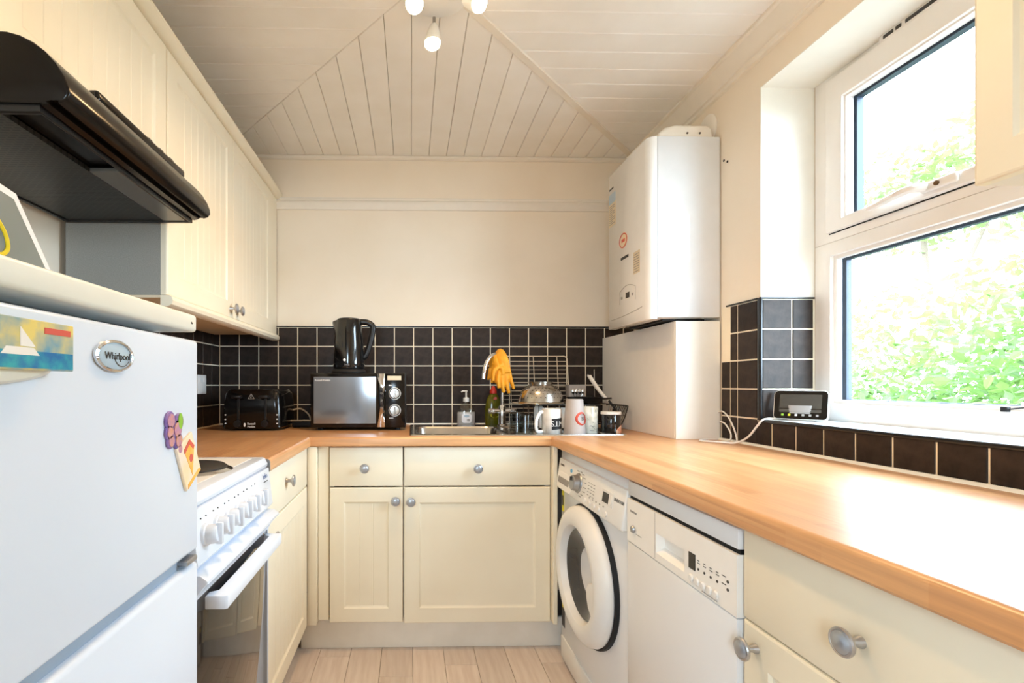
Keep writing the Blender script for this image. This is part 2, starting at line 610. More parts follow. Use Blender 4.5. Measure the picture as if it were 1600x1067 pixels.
# ceiling boards: mitred into a triangle over the sink wall
ceil = struct('ceiling', box(B(), XL - .1, XR + .3, YF - .1, YB + .1, ZC + .012, ZC + .08), 'ceiling_gap')
AX, AY = 0.065, 1.462
mL = (YB - AY) / (XL - AX)
mR = (YB - AY) / (XR - AX)
def clip(poly, a, b, c):          # keep a*x + b*y <= c
    out = []
    for i in range(len(poly)):
        p, q = poly[i], poly[(i + 1) % len(poly)]
        dp, dq = a * p[0] + b * p[1] - c, a * q[0] + b * q[1] - c
        if dp <= 0: out.append(p)
        if dp * dq < 0:
            t = dp / (dp - dq)
            out.append((p[0] + t * (q[0] - p[0]), p[1] + t * (q[1] - p[1])))
    return out
def inset(poly, d):
    n = len(poly)
    area = sum(poly[i][0] * poly[(i + 1) % n][1] - poly[(i + 1) % n][0] * poly[i][1] for i in range(n))
    if area < 0: poly = poly[::-1]
    out = poly
    for i in range(n):
        p, q = poly[i], poly[(i + 1) % n]
        ex, ey = q[0] - p[0], q[1] - p[1]
        l = math.hypot(ex, ey)
        if l < 1e-5: continue
        nx, ny = ey / l, -ex / l          # outward
        out = clip(out, nx, ny, nx * p[0] + ny * p[1] - d)
        if len(out) < 3: return []
    return out
def ceiling_board(poly):
    a, b = inset(poly, .0008), None
    if len(a) < 3: return
    b = inset(a, .0022)
    if len(b) != len(a): return
    bm = B()
    t = [bm.verts.new((p[0], p[1], ZC + .012)) for p in a]
    m_ = [bm.verts.new((p[0], p[1], ZC + .003)) for p in a]
    l = [bm.verts.new((p[0], p[1], ZC)) for p in b]
    n = len(a)
    # match the inset loop to the outer loop by nearest start
    k = min(range(n), key=lambda s: sum((a[i][0] - b[(i + s) % n][0]) ** 2 + (a[i][1] - b[(i + s) % n][1]) ** 2 for i in range(n)))
    l = l[k:] + l[:k]
    bm.faces.new(l)
    for i in range(n):
        j = (i + 1) % n
        bm.faces.new((t[i], t[j], m_[j], m_[i]))
        bm.faces.new((m_[i], m_[j], l[j], l[i]))
    part('ceiling_board', bm, 'ceiling_paint', ceil, smooth=0)
PB = 0.0962
y = 1.6036 - 30 * PB
while y < YB:
    r = [(XL, max(y, YF)), (XR, max(y, YF)), (XR, min(y + PB, YB)), (XL, min(y + PB, YB))]
    if r[2][1] - r[0][1] > .01:
        if r[2][1] <= AY + .001:
            ceiling_board(r)
        else:
            if r[0][1] < AY:          # the strip that meets the point of the triangle stays whole up to it
                ceiling_board([r[0], r[1], (XR, AY), (XL, AY)])
                r = [(XL, AY), (XR, AY), r[2], r[3]]
            # left of the left hip: y < AY + mL (x-AX) and x < AX
            pl_ = clip(clip(r, -mL, 1, AY - mL * AX), 1, 0, AX)
            pr_ = clip(clip(r, -mR, 1, AY - mR * AX), -1, 0, -AX)
            for q in (pl_, pr_):
                if len(q) > 2: ceiling_board(q)
    y += PB
TB = 0.0938
x = 0.0026 - 12 * TB
while x < XR:
    r = [(max(x, XL), AY), (min(x + TB, XR), AY), (min(x + TB, XR), YB), (max(x, XL), YB)]
    if r[1][0] - r[0][0] > .004:
        q = clip(clip(r, mL, -1, mL * AX - AY), mR, -1, mR * AX - AY)
        if len(q) > 2: ceiling_board(q)
    x += TB

# trims
def rod_trim(name, bm, m='trim_paint'):
    return struct(name, bm, m)
bm = B()     # batten over the right mitre
d = Vector((XR - AX, YB - AY, 0)).normalized()
nrm = Vector((-d.y, d.x, 0))
p0, p1 = Vector((AX, AY, 0)) + d * .05, Vector((XR, YB, 0)) - d * .05
prof = [(-.016, 0), (-.013, -.006), (.013, -.006), (.016, 0)]
ls = [[bm.verts.new(p + nrm * u + Vector((0, 0, ZC - .0005 + v))) for u, v in prof] for p in (p0, p1)]
for i in range(4):
    bm.faces.new((ls[0][i], ls[0][(i + 1) % 4], ls[1][(i + 1) % 4], ls[1][i]))
bm.faces.new(ls[0]); bm.faces.new(ls[1][::-1])
rod_trim('trim_1', bm)
# bead along the top of the sink wall
rod_trim('trim_2', prism(B(), [(YB + .006, ZC), (YB - .006, ZC), (YB - .012, ZC - .007), (YB - .010, ZC - .016), (YB - .002, ZC - .022), (YB + .006, ZC - .022)], YZ, XL, XR))
# picture rail on the sink wall: bead above, flat board below
rod_trim('trim_3', prism(B(), [(YB + .006, 2.108), (YB - .002, 2.106), (YB - .004, 2.098), (YB, 2.092), (YB - .008, 2.086), (YB - .014, 2.076), (YB - .014, 2.068), (YB - .002, 2.050), (YB - .002, 2.042), (YB + .006, 2.040)], YZ, XL, XR))
# cornice on the window wall
rod_trim('trim_4', prism(B(), [(XRp, ZC), (XRp - .055, ZC), (XRp - .055, ZC - .010), (XRp - .045, ZC - .014), (XRp - .018, ZC - .066), (XRp - .018, ZC - .076), (XRp - .010, ZC - .080), (XRp - .010, ZC - .092), (XRp, ZC - .096)], lambda u, v, a: (u, a, v), YF, YB - .015))
rod_trim('trim_5', prism(B(), [(XL - .006, ZC), (XL + .05, ZC), (XL + .045, ZC - .014), (XL + .012, ZC - .066), (XL + .01, ZC - .092), (XL - .006, ZC - .096)], lambda u, v, a: (u, a, v), YF, YB - .015))

# tiles ------------------------------------------------------------
TP = 0.1031
tmesh = {}
def tile_mesh(w, h):
    k = (round(w, 4), round(h, 4))
    if k not in tmesh:
        tmesh[k] = mesh_of('tile', box(B(), -w / 2, w / 2, 0, .007, -h / 2, h / 2, .0014, 1), 'tile')
    return tmesh[k]
def tile(parent, cx, cy, cz, w, h, rotz, proud=0.0):
    """w x h tile centred at (cx, cy, cz) whose face looks along -y turned by rotz"""
    j = random.uniform(-.0004, .0004)
    dx, dy = -math.sin(rotz) * (j), math.cos(rotz) * (j)
    link('tile', tile_mesh(w, h), parent, (cx + dx, cy + dy, cz), (random.uniform(-.002, .002), 0, rotz + random.uniform(-.002, .002)))
G = .0056
rows = [0.8985, 1.0012, 1.1045, 1.2078, 1.3110, 1.4134]
GB = struct('trim_6', box(B(), XL, XR, YB + .003, YB + .0065, ZW, 1.4134 + .003), 'grout', parent=None)
nx = int((XR - XL) / TP)
for c in range(nx + 1):
    x0, x1 = XL + c * TP, min(XL + (c + 1) * TP, XR)
    if x1 - x0 < .02: continue
    for r in range(5):
        tile(wall_back, (x0 + x1) / 2, YB, (rows[r] + rows[r + 1]) / 2, x1 - x0 - G, rows[r + 1] - rows[r] - G, 0)
struct('trim_7', box(B(), XL, XR, YB - .001, YB + .006, 1.4134, 1.420, .001, 1), 'tile_edge')
struct('trim_8', box(B(), XL - .0065, XL - .003, .88, YB, ZW, 1.4134), 'grout')
for c in range(17):
    y1 = YB - c * TP - .001
    for r in range(5):
        tile(wall_left, XL, y1 - TP / 2, (rows[r] + rows[r + 1]) / 2, TP - G, rows[r + 1] - rows[r] - G, PI / 2)
# window wall: sill row, pier by the boiler, recess side
rrows = [0.8985, .9885, 1.0925, 1.1965, 1.3005, 1.4045]
struct('trim_9', box(B(), XR + .003, XR + .0065, -.6, 1.70, ZW, .984), 'grout')
ycs = [1.70, 1.627] + [1.627 - .1035 * k for k in range(1, 21)]
for a, b in zip(ycs, ycs[1:]):
    tile(wall_right, XR, (a + b) / 2, (.8985 + .983) / 2, abs(a - b) - G, .983 - .8985 - G, -PI / 2)
struct('trim_10', box(B(), XR + .003, XR + .0065, 1.70, 1.895, ZW, 1.4045), 'grout')
for a, b in ((1.695, 1.800), (1.800, 1.842)):
    for r in range(5):
        if r >= 2 or b > 0:
            tile(wall_right, XR, (a + b) / 2, (rrows[r] + rrows[r + 1]) / 2, abs(a - b) - G, rrows[r + 1] - rrows[r] - G, -PI / 2)
for r in range(3):
    tile(wall_right, XR, 1.868, (rrows[r] + rrows[r + 1]) / 2, .052 - G, rrows[r + 1] - rrows[r] - G, -PI / 2)
struct('trim_11', box(B(), XR + .002, WX0, WY1 + .0015, WY1 + .0045, .985, 1.4045), 'grout')
for a, b in ((XR + .006, XR + .112), (XR + .112, WX0 - .004)):
    for r in range(1, 5):
        tile(wall_right, (a + b) / 2, WY1 - .002, (rrows[r] + rrows[r + 1]) / 2, abs(a - b) - G, rrows[r + 1] - rrows[r] - G, 0)
bm = B()
box(bm, XR - .003, XR + .006, WY1 - .006, WY1 + .012, .984, 1.409, .003, 2)
box(bm, XR - .002, WX0, WY1 - .004, WY1 + .006, 1.4045, 1.411, .002, 1)
box(bm, XR - .002, XR + .006, WY1 + .012, 1.865, 1.4045, 1.411, .002, 1)
struct('trim_12', bm, 'tile_edge')
# glossy white window sill board with a black nosing
struct('trim_13', box(B(), XR - .004, XR + .010, WY0 - .04, WY1 - .004, .976, .9885, .004, 3), 'tile_edge')
struct('trim_14', box(B(), XR + .0105, WX0 - .001, WY0 + .005, WY1 - .004, .972, .9885, .002, 2), 'sill_white')

# ------------------------------------------------------------------ window
win = thing('window_1', None, None, (WX0, WY1, WZ0), kind='structure')
def WF(a, z, d): return (d - WX0, a - WY1, z - WZ0)
MEM = .063
TR0, TR1 = 1.537, 1.612
bm = B()
ring_frame(bm, WY0, WY1, WZ0, TR1 - .03, MEM, MEM, 1.046 - WZ0, TR1 - .03 - TR0, WF, WX0, WX1, .004)
ring_frame(bm, WY0, WY1, TR1 - .03, WZ1, MEM - .004, MEM - .004, .034, .030, WF, WX0, WX1, .004)
part('window_frame', bm, 'upvc', win)
bm = B()     # stepped glazing beads of the lower light
ring_frame(bm, WY0 + MEM - .002, WY1 - MEM + .002, 1.044, TR0 + .002, .014, .014, .014, .014, WF, WX0 + .012, WX0 + .03, .003)
part('glazing_bead', bm, 'upvc', win)
SY0, SY1 = WY0 + MEM - .008, 1.617
bm = B()
ring_frame(bm, SY0, SY1, TR1, 2.115, .062, .062, .034, .078, WF, WX0 - .018, WX0 + .03, .006)
ring_frame(bm, SY0 + .058, SY1 - .058, TR1 + .030, 2.115 - .074, .010, .010, .010, .010, WF, WX0 - .008, WX0 + .02, .003)
sash = part('opening_sash', bm, 'upvc', win)
bm = B()
ring_frame(bm, WY0 + MEM + .008, WY1 - MEM - .008, 1.054, TR0 - .008, .016, .016, .006, .010, WF, WX0 + .034, WX0 + .052)
part('spacer_bar', bm, 'spacer', win)
bm = B()
ring_frame(bm, SY0 + .062, SY1 - .062, TR1 + .034, 2.115 - .078, .014, .014, .004, .012, WF, WX0 + .022, WX0 + .045)
part('spacer_bar', bm, 'spacer', sash)
bm = B()     # dark gap round the opening light
ring_frame(bm, SY0 - .004, SY1 + .004, TR1 - .004, 2.119, .004, .004, .004, .004, WF, WX0 - .001, WX0 + .01)
part('gasket', bm, 'rubber', win)
def pane(y0, y1, z0, z1):
    return box(B(), .038, .042, y0 - WY1, y1 - WY1, z0 - WZ0, z1 - WZ0)
part('pane', pane(WY0 + MEM + .004, WY1 - MEM - .004, 1.048, TR0 - .004), 'window_glass', win)
part('pane', pane(SY0 + .06, SY1 - .06, TR1 + .034, 2.115 - .078), 'window_glass', sash)
bm = B()     # lever handle
hy, hz = 1.285, 1.634
box(bm, -.030, -.018, hy - .075 - WY1, hy + .015 - WY1, hz - .013 - WZ0, hz + .013 - WZ0, .006, 3)
tube(bm, smooth_pts([(-.030, hy - WY1, hz - WZ0), (-.052, hy + .012 - WY1, hz + .002 - WZ0), (-.056, hy + .05 - WY1, hz - WZ0), (-.050, hy + .105 - WY1, hz - .004 - WZ0), (-.046, hy + .15 - WY1, hz - .006 - WZ0)], 5), [.012] * 5 + [.011] * 5 + [.010] * 5 + [.008] * 5 + [.005], 10)
hd = part('window_handle', bm, 'upvc', sash)
part('lock_barrel', cyl(B(), (-.034, hy - .03 - WY1, hz - WZ0), (-.029, hy - .03 - WY1, hz - WZ0), .006), 'brass_dark', hd)
bm = B()     # trickle vent along the head of the frame
box(bm, -.016, .001, .90 - WY1, 1.43 - WY1, 2.113 - WZ0, 2.136 - WZ0, .003, 2)
tv = part('trickle_vent', bm, 'upvc', win)
bm = B()
for k, (a, b) in enumerate(((1.385, 1.415), (1.362, 1.378), (1.23, 1.35), (1.10, 1.22), (.97, 1.09))):
    box(bm, -.0175, -.0155, a - WY1, b - WY1, 2.120 - WZ0, 2.130 - WZ0)
part('vent_slot', bm, 'print_dark', tv)

# ------------------------------------------------------------------ kitchen furniture
def door_bm(w, h, t=.02, fr=.062, panel=True, pitch=.052, x0=0, z0=0):
    """front at y=0 looking along -y; routed frame with a recessed, grooved panel"""
    bm = B()
    def rect(i, y): return [bm.verts.new((x0 + a, y, z0 + b)) for a, b in ((i, i), (w - i, i), (w - i, h - i), (i, h - i))]
    L_ = [rect(0, t), rect(0, .005), rect(.0015, .0015), rect(.005, 0)]
    if panel: L_ += [rect(fr, 0), rect(fr + .005, .0045), rect(fr + .010, .006)]
    for a, b in zip(L_, L_[1:]):
        for i in range(4):
            bm.faces.new((a[i], a[(i + 1) % 4], b[(i + 1) % 4], b[i]))
    bm.faces.new(L_[0][::-1])
    if not panel:
        bm.faces.new(L_[-1])
        return bm
    i0 = fr + .010
    n = max(1, round((w - 2 * i0) / pitch)) if pitch else 1
    step = (w - 2 * i0) / n
    pts = [(i0, .006)]
    for k in range(1, n):
        xx = i0 + k * step
        pts += [(xx - .0025, .006), (xx, .0073), (xx + .0025, .006)]
    pts.append((w - i0, .006))
    lo = [bm.verts.new((x0 + a, b, z0 + i0)) for a, b in pts]
    hi = [bm.verts.new((x0 + a, b, z0 + h - i0)) for a, b in pts]
    for k in range(len(pts) - 1):
        bm.faces.new((lo[k], lo[k + 1], hi[k + 1], hi[k]))
    return bm

knob_stem = mesh_of('knob', lathe(B(), [(0, 0), (.0085, 0), (.008, .003), (.0055, .008), (.0055, .016), (.011, .020), (.0185, .023), (.0195, .026), (.0185, .0285), (.0160, .0295), (.0150, .0285), (0, .0285)], d=(0, -1, 0), n=28), 'satin_knob')
knob_face = mesh_of('knob_face', lathe(B(), [(.0150, .0284), (.0125, .0305), (.006, .0322), (0, .0326)], d=(0, -1, 0), n=28), 'knob_face')
def knob(parent, x, z, y=0.0):
    k = link('knob', knob_stem, parent, (x, y, z))
    link('knob_face', knob_face, k)
    return k

def carcass_bm(w, d, z0, z1, y0=.0205, t=.018):
    """open-fronted cupboard box: sides, back, top and bottom boards"""
    bm = B()
    box(bm, 0, t, y0, d, z0, z1)
    box(bm, w - t, w, y0, d, z0, z1)
    box(bm, t, w - t, d - t, d, z0, z1)
    box(bm, t, w - t, y0, d - t, z0, z0 + t)
    box(bm, t, w - t, y0, d - t, z1 - t, z1)
    return bm

L90, R90 = PI / 2, -PI / 2

# --- left run: wall cupboards
WZ_LO, WZ_HI = 1.37, 2.092
c = thing('wall_cupboard', 'cream two-door wall cupboard with grooved doors and pelmet, right of the black hood', 'cupboard', (-.71, 1.452, 0), L90, 'cream kitchen cupboards')
cw = 2.532 - 1.452
part('carcass', carcass_bm(cw, .292, WZ_LO, WZ_HI), 'carcass', c)
for k, kx in ((0, .535 - .045), (1, .045)):
    x0 = 0.001 if k == 0 else .537
    wd = .534 if k == 0 else cw - .538
    dr = part('door', door_bm(wd, WZ_HI - WZ_LO - .002, x0=x0, z0=WZ_LO + .001), 'cream', c, smooth=14)
    knob(dr, x0 + (wd - .033 if k == 0 else .033), WZ_LO + .037)
part('end_filler', box(B(), cw + .001, cw + .105, .004, .022, WZ_LO, WZ_HI, .001, 1), 'cream', c)
bm = B()
prof = [(.018, WZ_LO - .001), (-.006, WZ_LO - .001), (-.014, WZ_LO - .006), (-.018, WZ_LO - .016), (-.014, WZ_LO - .027), (-.004, WZ_LO - .033), (.018, WZ_LO - .034)]
prism(bm, prof, YZ, -.004, cw + .085)
part('pelmet', bm, 'cream', c)
part('under_board', box(B(), 0.0, cw, .02, .29, WZ_LO - .008, WZ_LO - .0005), 'label_beige', c)

c = thing('wall_cupboard', 'short cream wall cupboard above the black extractor hood', 'cupboard', (-.71, .852, 0), L90, 'cream kitchen cupboards')
part('carcass', carcass_bm(.598, .292, 1.722, WZ_HI), 'carcass_cream', c)
dr = part('door', door_bm(.595, WZ_HI - 1.70, x0=.0015, z0=1.70), 'cream', c, smooth=14)
knob(dr, .562, 1.734)
# cornice rail over the left cupboards
bm = B()
prism(bm, [(.02, 2.094), (-.004, 2.094), (-.010, 2.098), (-.022, 2.106), (-.027, 2.114), (-.026, 2.124), (-.018, 2.130), (.02, 2.130)], YZ, 0, 1.78)
single('cornice_rail', bm, 'cream', 'long cream moulded rail along the top of the left wall cupboards', 'moulding', (-.71, .855, 0), L90)

# --- right wall cupboard beside the window
c = thing('wall_cupboard', 'cream wall cupboard hanging beside the window at the right edge', 'cupboard', (.90, .772, 0), R90, 'cream kitchen cupboards')
part('carcass', carcass_bm(.6, .300, 1.428, 2.15), 'carcass_cream', c)
dr = part('door', door_bm(.597, .722, fr=.052, x0=.0015, z0=1.427), 'cream', c, smooth=14)
knob(dr, .56, 1.47)

# --- left base unit
c = thing('base_cabinet', 'cream base cabinet with drawer between the cooker and the corner', 'cabinet', (-.42, 1.432, 0), L90, 'cream kitchen cupboards')
part('carcass', carcass_bm(.575, .56, .13, .852), 'carcass_cream', c)
dr = part('drawer', door_bm(.57, .152, panel=False, x0=.003, z0=.700), 'cream', c)
knob(dr, .235, .785)
dr = part('door', door_bm(.57, .566, x0=.003, z0=.130), 'cream', c, smooth=14)
knob(dr, .034, .655)
# --- sink wall units
c = thing('base_cabinet', 'narrow cream base cabinet with one drawer, left of the sink cabinet', 'cabinet', (-.336, 2.03, 0), 0, 'cream kitchen cupboards')
part('carcass', carcass_bm(.304, .56, .128, .852), 'carcass_cream', c)
dr = part('drawer', door_bm(.301, .160, panel=False, x0=.0015, z0=.690), 'cream', c)
knob(dr, .147, .766)
dr = part('door', door_bm(.301, .555, fr=.058, x0=.0015, z0=.129), 'cream', c, smooth=14)
knob(dr, .273, .632)
c = thing('base_cabinet', 'wide cream sink cabinet with drawer front and single door, beside the washing machine', 'cabinet', (-.030, 2.03, 0), 0, 'cream kitchen cupboards')
bm = B()
for b_ in ((0, .018, .0205, .56, .125, .74), (.59, .608, .0205, .56, .125, .74), (.018, .59, .54, .56, .125, .74), (.018, .59, .0205, .54, .125, .143)): box(bm, *b_)
part('carcass', bm, 'carcass_cream', c)
dr = part('drawer', door_bm(.606, .160, panel=False, x0=.002, z0=.690), 'cream', c)
knob(dr, .305, .764)
dr = part('door', door_bm(.606, .560, fr=.062, pitch=None, x0=.002, z0=.124), 'cream', c, smooth=14)
knob(dr, .030, .629)
c = thing('corner_post', 'cream corner post filling the gap beside the narrow cabinet', 'corner post', (-.43, 2.02, 0))
part('front_strip', box(B(), .008, .047, -.008, .045, .128, .855, .003, 2), 'cream', c)
part('back_strip', box(B(), .048, .092, .018, .045, .138, .855, .002, 1), 'cream', c)
single('filler_strip', box(B(), 0, .018, -.014, .05, .128, .855, .002, 1), 'cream', 'slim cream filler strip between the sink cabinet and the washing machine', 'filler', (.581, 2.012, 0))
single('plinth_board', box(B(), -.462, .70, 0, .018, 0, .122, .002, 1), 'plinth', 'cream kickboard running under the sink cabinets', 'plinth', (0, 2.078, 0))
single('plinth_board', box(B(), 0, .018, 0, .60, 0, .118, .002, 1), 'plinth', 'cream kickboard under the cabinet beside the cooker', 'plinth', (-.495, 1.434, 0))
# --- right base unit
c = thing('base_cabinet', 'cream base cabinet with deep drawer and door, nearest on the right', 'cabinet', (.60, .880, 0), R90, 'cream kitchen cupboards')
part('carcass', carcass_bm(.498, .56, .13, .852), 'carcass_cream', c)
dr = part('drawer', door_bm(.494, .160, panel=False, x0=.002, z0=.690), 'cream', c)
knob(dr, .235, .766)
dr = part('door', door_bm(.494, .556, x0=.002, z0=.131), 'cream', c, smooth=14)
knob(dr, .036, .650)
single('plinth_board', box(B(), 0, .018, 0, .498, 0, .118, .002, 1), 'plinth', 'cream kickboard under the nearest cabinet on the right', 'plinth', (.65, .382, 0))

# ------------------------------------------------------------------ worktops
WT = .038
def top_profile(y0, y1):        # front edge (y0) rolled, back square
    z1, z0 = ZW, ZW - WT
    pr = []
    for i in range(7):
        a = math.radians(90 + 90 * i / 6)
        pr.append((y0 + .010 + .010 * math.cos(a), z1 - .010 + .010 * math.sin(a)))
    pr += [(y0, z0 + .004), (y0 + .003, z0), (y1, z0), (y1, z1)]
    return pr
SX0, SX1, SY0_, SY1_ = -.005, .915, 2.058, 2.585      # cut-out for the inset sink
WFY = 2.008
wt = thing('worktop', 'beech-effect worktop along the tiled sink wall', 'worktop', (0, WFY, 0), 0, 'beech worktops')
bm = B()
pf = top_profile(0, SY0_ + .012 - WFY)
prism(bm, pf, YZ, -.4075, .5775)
box(bm, XL + .002, -.4075, 0, SY0_ + .012 - WFY, ZW - WT, ZW)
box(bm, .5775, XR - .002, 0, SY0_ + .012 - WFY, ZW - WT, ZW)
yb = YB - .003 - WFY
box(bm, XL + .002, SX0 + .012, SY0_ + .012 - WFY, yb, ZW - WT, ZW)
box(bm, SX1 - .012, XR - .002, SY0_ + .012 - WFY, yb, ZW - WT, ZW)
box(bm, SX0 + .012, SX1 - .012, SY1_ - .012 - WFY, yb, ZW - WT, ZW)
part('slab', bm, 'beech_x', wt)
part('wall_seal', prism(B(), [(yb, ZW + .006), (yb - .006, ZW), (yb, ZW)], YZ, XL + .004, XR - .004), 'white_and_lit_wall', wt)
wt = thing('worktop', 'beech-effect worktop beside the cooker, carrying no sink', 'worktop', (-.4075, 1.432, 0), L90, 'beech worktops')
bm = B()
prism(bm, top_profile(0, .6055), YZ, 0, WFY - 1.432)
part('slab', bm, 'beech_x', wt)
bm = B()
prism(bm, top_profile(-.002, .6055), YZ, -.004, -.0003)
part('end_strip', bm, 'aluminium', wt, label='grey metal strip capping the end by the cooker')
wt = thing('worktop', 'long beech-effect worktop running under the window on the right', 'worktop', (.5775, WFY, 0), R90, 'beech worktops')
bm = B()
prism(bm, top_profile(0, XR - .003 - .5775), YZ, 0, WFY - .36)
part('slab', bm, 'beech_x', wt)
bm = B()
prism(bm, [(XR - .003 - .5775, ZW + .007), (XR - .012 - .5775, ZW), (XR - .003 - .5775, ZW)], YZ, .11, WFY - .36)
part('wall_seal', bm, 'white_and_lit_wall', wt)

# ------------------------------------------------------------------ sink, tap
sk = thing('sink', 'stainless steel inset sink with drainer under the dishes', 'sink', (SX0, SY0_, ZW))
W_, D_ = SX1 - SX0, SY1_ - SY0_
bx0, bx1, by0, by1 = .032, .420, .040, D_ - .135
bm = B()
zt = .004
def loop(x0, x1, y0, y1, r, z, k=5): return [bm.verts.new((a, b, z)) for a, b in rrect(x0, x1, y0, y1, r, k)]
o0 = loop(0, W_, 0, D_, .02, .0003)
o1 = loop(.002, W_ - .002, .002, D_ - .002, .018, zt)
o2 = loop(.010, W_ - .010, .010, D_ - .010, .014, zt)
for a, b in ((o0, o1), (o1, o2)):
    for i in range(24):
        bm.faces.new((a[i], a[(i + 1) % 24], b[(i + 1) % 24], b[i]))
b0 = loop(bx0 - .006, bx1 + .006, by0 - .006, by1 + .006, .056, zt)
b1 = loop(bx0, bx1, by0, by1, .05, zt - .008)
b2 = loop(bx0 + .012, bx1 - .012, by0 + .012, by1 - .012, .045, -.125)
b3 = loop(bx0 + .035, bx1 - .035, by0 + .035, by1 - .035, .03, -.148)
for a, b in ((b0, b1), (b1, b2), (b2, b3)):
    for i in range(24):
        bm.faces.new((a[i], a[(i + 1) % 24], b[(i + 1) % 24], b[i]))
bm.faces.new(b3)
# rim between outer loop and bowl: fan strips; the drainer is a shallow tray of its own
d0 = loop(bx1 + .03, W_ - .025, .03, D_ - .06, .03, zt)
d1 = loop(bx1 + .038, W_ - .033, .038, D_ - .068, .025, -.004)
for i in range(24):
    bm.faces.new((d0[i], d0[(i + 1) % 24], d1[(i + 1) % 24], d1[i]))
bm.faces.new(d1)
def fill(outer, holes):
    es = []
    for l in [outer] + holes:
        for i in range(len(l)):
            e = bm.edges.get((l[i], l[(i + 1) % len(l)])) or bm.edges.new((l[i], l[(i + 1) % len(l)]))
            es.append(e)
    bmesh.ops.triangle_fill(bm, edges=es, use_beauty=True)
fill(o2, [b0, d0])
part('basin', bm, 'steel', sk)
bm = B()
for k in range(7):
    tube(bm, [(bx1 + .06, .07 + k * .055, -.003), (W_ - .05, .07 + k * .055, -.003)], .004, 8)
part('drainer_ribs', bm, 'steel', sk)
part('plughole', lathe(B(), [(.042, -.1478), (.04, -.1465), (.03, -.1468), (.028, -.149), (0, -.149)], ((bx0 + bx1) / 2, (by0 + by1) / 2, 0)), 'chrome', sk)

tp = thing('tap', 'chrome swan-neck mixer tap behind the sink bowl', 'tap', (.463, 2.49, ZW + .004))
bm = B()
lathe(bm, [(0, 0), (.027, 0), (.027, .004), (.021, .010), (.019, .05), (.019, .098), (.015, .106), (.0, .106)])
part('tap_body', bm, 'chrome', tp)
bm = B()
gp = [(0, 0, .10), (0, 0, .2), (0, 0, .27), (-.005, -.012, .325), (-.03, -.035, .356), (-.062, -.058, .352), (-.092, -.075, .315), (-.104, -.08, .272), (-.108, -.082, .238)]
tube(bm, smooth_pts(gp, 6), .0105, 14)
part('spout', bm, 'chrome', tp)
for sgn in (-1, 1):
    bm = B()
    cyl(bm, (sgn * .015, 0, .075), (sgn * .042, 0, .075), .012, n=18)
    cyl(bm, (sgn * .040, 0, .075), (sgn * .072, 0, .075), .0155, .0135, n=18, bev=.002)
    box(bm, min(sgn * .052, sgn * .066), max(sgn * .052, sgn * .066), -.055, 0, .071, .081, .003, 2)
    part('tap_lever', bm, 'chrome', tp)

# ------------------------------------------------------------------ rubber gloves over the tap
def glove(name, label, loc, spread, lean, flip, length, rot):
    bm = B()
    def limb(pts, rs, flat): tube(bm, smooth_pts(pts, 4), [rs[0] + (rs[1] - rs[0]) * i / (4 * (len(pts) - 1)) for i in range(4 * (len(pts) - 1) + 1)], 12, flat=flat)
    # cuff folded over the spout, palm hanging, five fingers pointing down
    limb([(-.014, .03, -.040), (-.008, .024, .0), (0, .002, .016), (.008, -.014, -.004), (.014, -.019, -.035), (.019, -.020, -.082)], (.021, .040), .36)
    for i, (dx, ln, r) in enumerate(((-.028, .066, .0112), (-.008, .088, .0122), (.014, .092, .0122), (.035, .070, .0112))):
        x0 = .019 + dx * .80
        limb([(x0, -.020, -.075), (x0 + dx * spread, -.025, -.085 - ln * .5), (x0 + dx * spread * 1.6 + lean, -.021, -.09 - ln)], (r + .003, r - .002), .8)
    limb([(.012, -.02, -.040), (.014 - flip * .044, -.027, -.070), (.014 - flip * .050, -.025, -.122)], (.016, .010), .8)
    move(bm, Matrix.Diagonal((1, 1, length, 1)))
    o = single(name, bm, 'glove', label, 'glove', loc, rot, 'yellow rubber gloves', smooth=60)
    md = o.modifiers.new('remesh', 'REMESH')
    md.mode = 'VOXEL'
    md.voxel_size = .0028
    md.use_smooth_shade = True
    sm = o.modifiers.new('smooth', 'SMOOTH')
    sm.iterations = 4
    return o
glove('rubber_glove', 'yellow rubber glove hung over the tap spout, fingers down, in front', (.436, 2.440, 1.246), .26, .010, 1, 1.0, .1)
glove('rubber_glove', 'yellow rubber glove tucked behind the other one on the tap spout', (.408, 2.462, 1.240), .10, -.006, -1, .70, -.5)

# ------------------------------------------------------------------ extractor hood
h = thing('extractor_hood', 'black visor extractor hood under the short cupboard', 'extractor hood', (-.71, .852, 0), L90)
def HP(u, v, a): return (a, -u, v)
top = [(0.0, 1.712), (.022, 1.711), (.044, 1.705), (.066, 1.694), (.086, 1.678), (.104, 1.658), (.118, 1.636), (.126, 1.616), (.127, 1.603), (.120, 1.594), (.108, 1.590)]
prof = top + [(.106, 1.597), (.094, 1.598), (.092, 1.588), (.080, 1.585), (.078, 1.592), (-.288, 1.592), (-.288, 1.700), (-.002, 1.700)]
part('visor', prism(B(), prof, HP, 0, .596, .010, 3), 'hood_black', h, smooth=50)
bm = B()
ring_frame(bm, .004, .592, -.284, .076, .012, .012, .012, .006, lambda a, z, d: (a, -z, d), 1.576, 1.593, .002)
part('base_rim', bm, 'black_satin', h)
part('filter', box(B(), .016, .58, -.068 + .07, .270, 1.580, 1.590), 'filter_mesh', h)
part('lamp_cover', box(B(), .25, .575, -.066, .000, 1.578, 1.588, .002, 1), 'lens_grey', h)
bm = B()
part('control_strip', box(B(), .19, .588, -.058, -.030, 1.700, 1.727, .009, 3), 'black_gloss', h)
for k in range(3):
    part('slider', box(B(), .40 + k * .055, .42 + k * .055, -.052, -.038, 1.722, 1.731, .002, 1), 'black_satin', h)

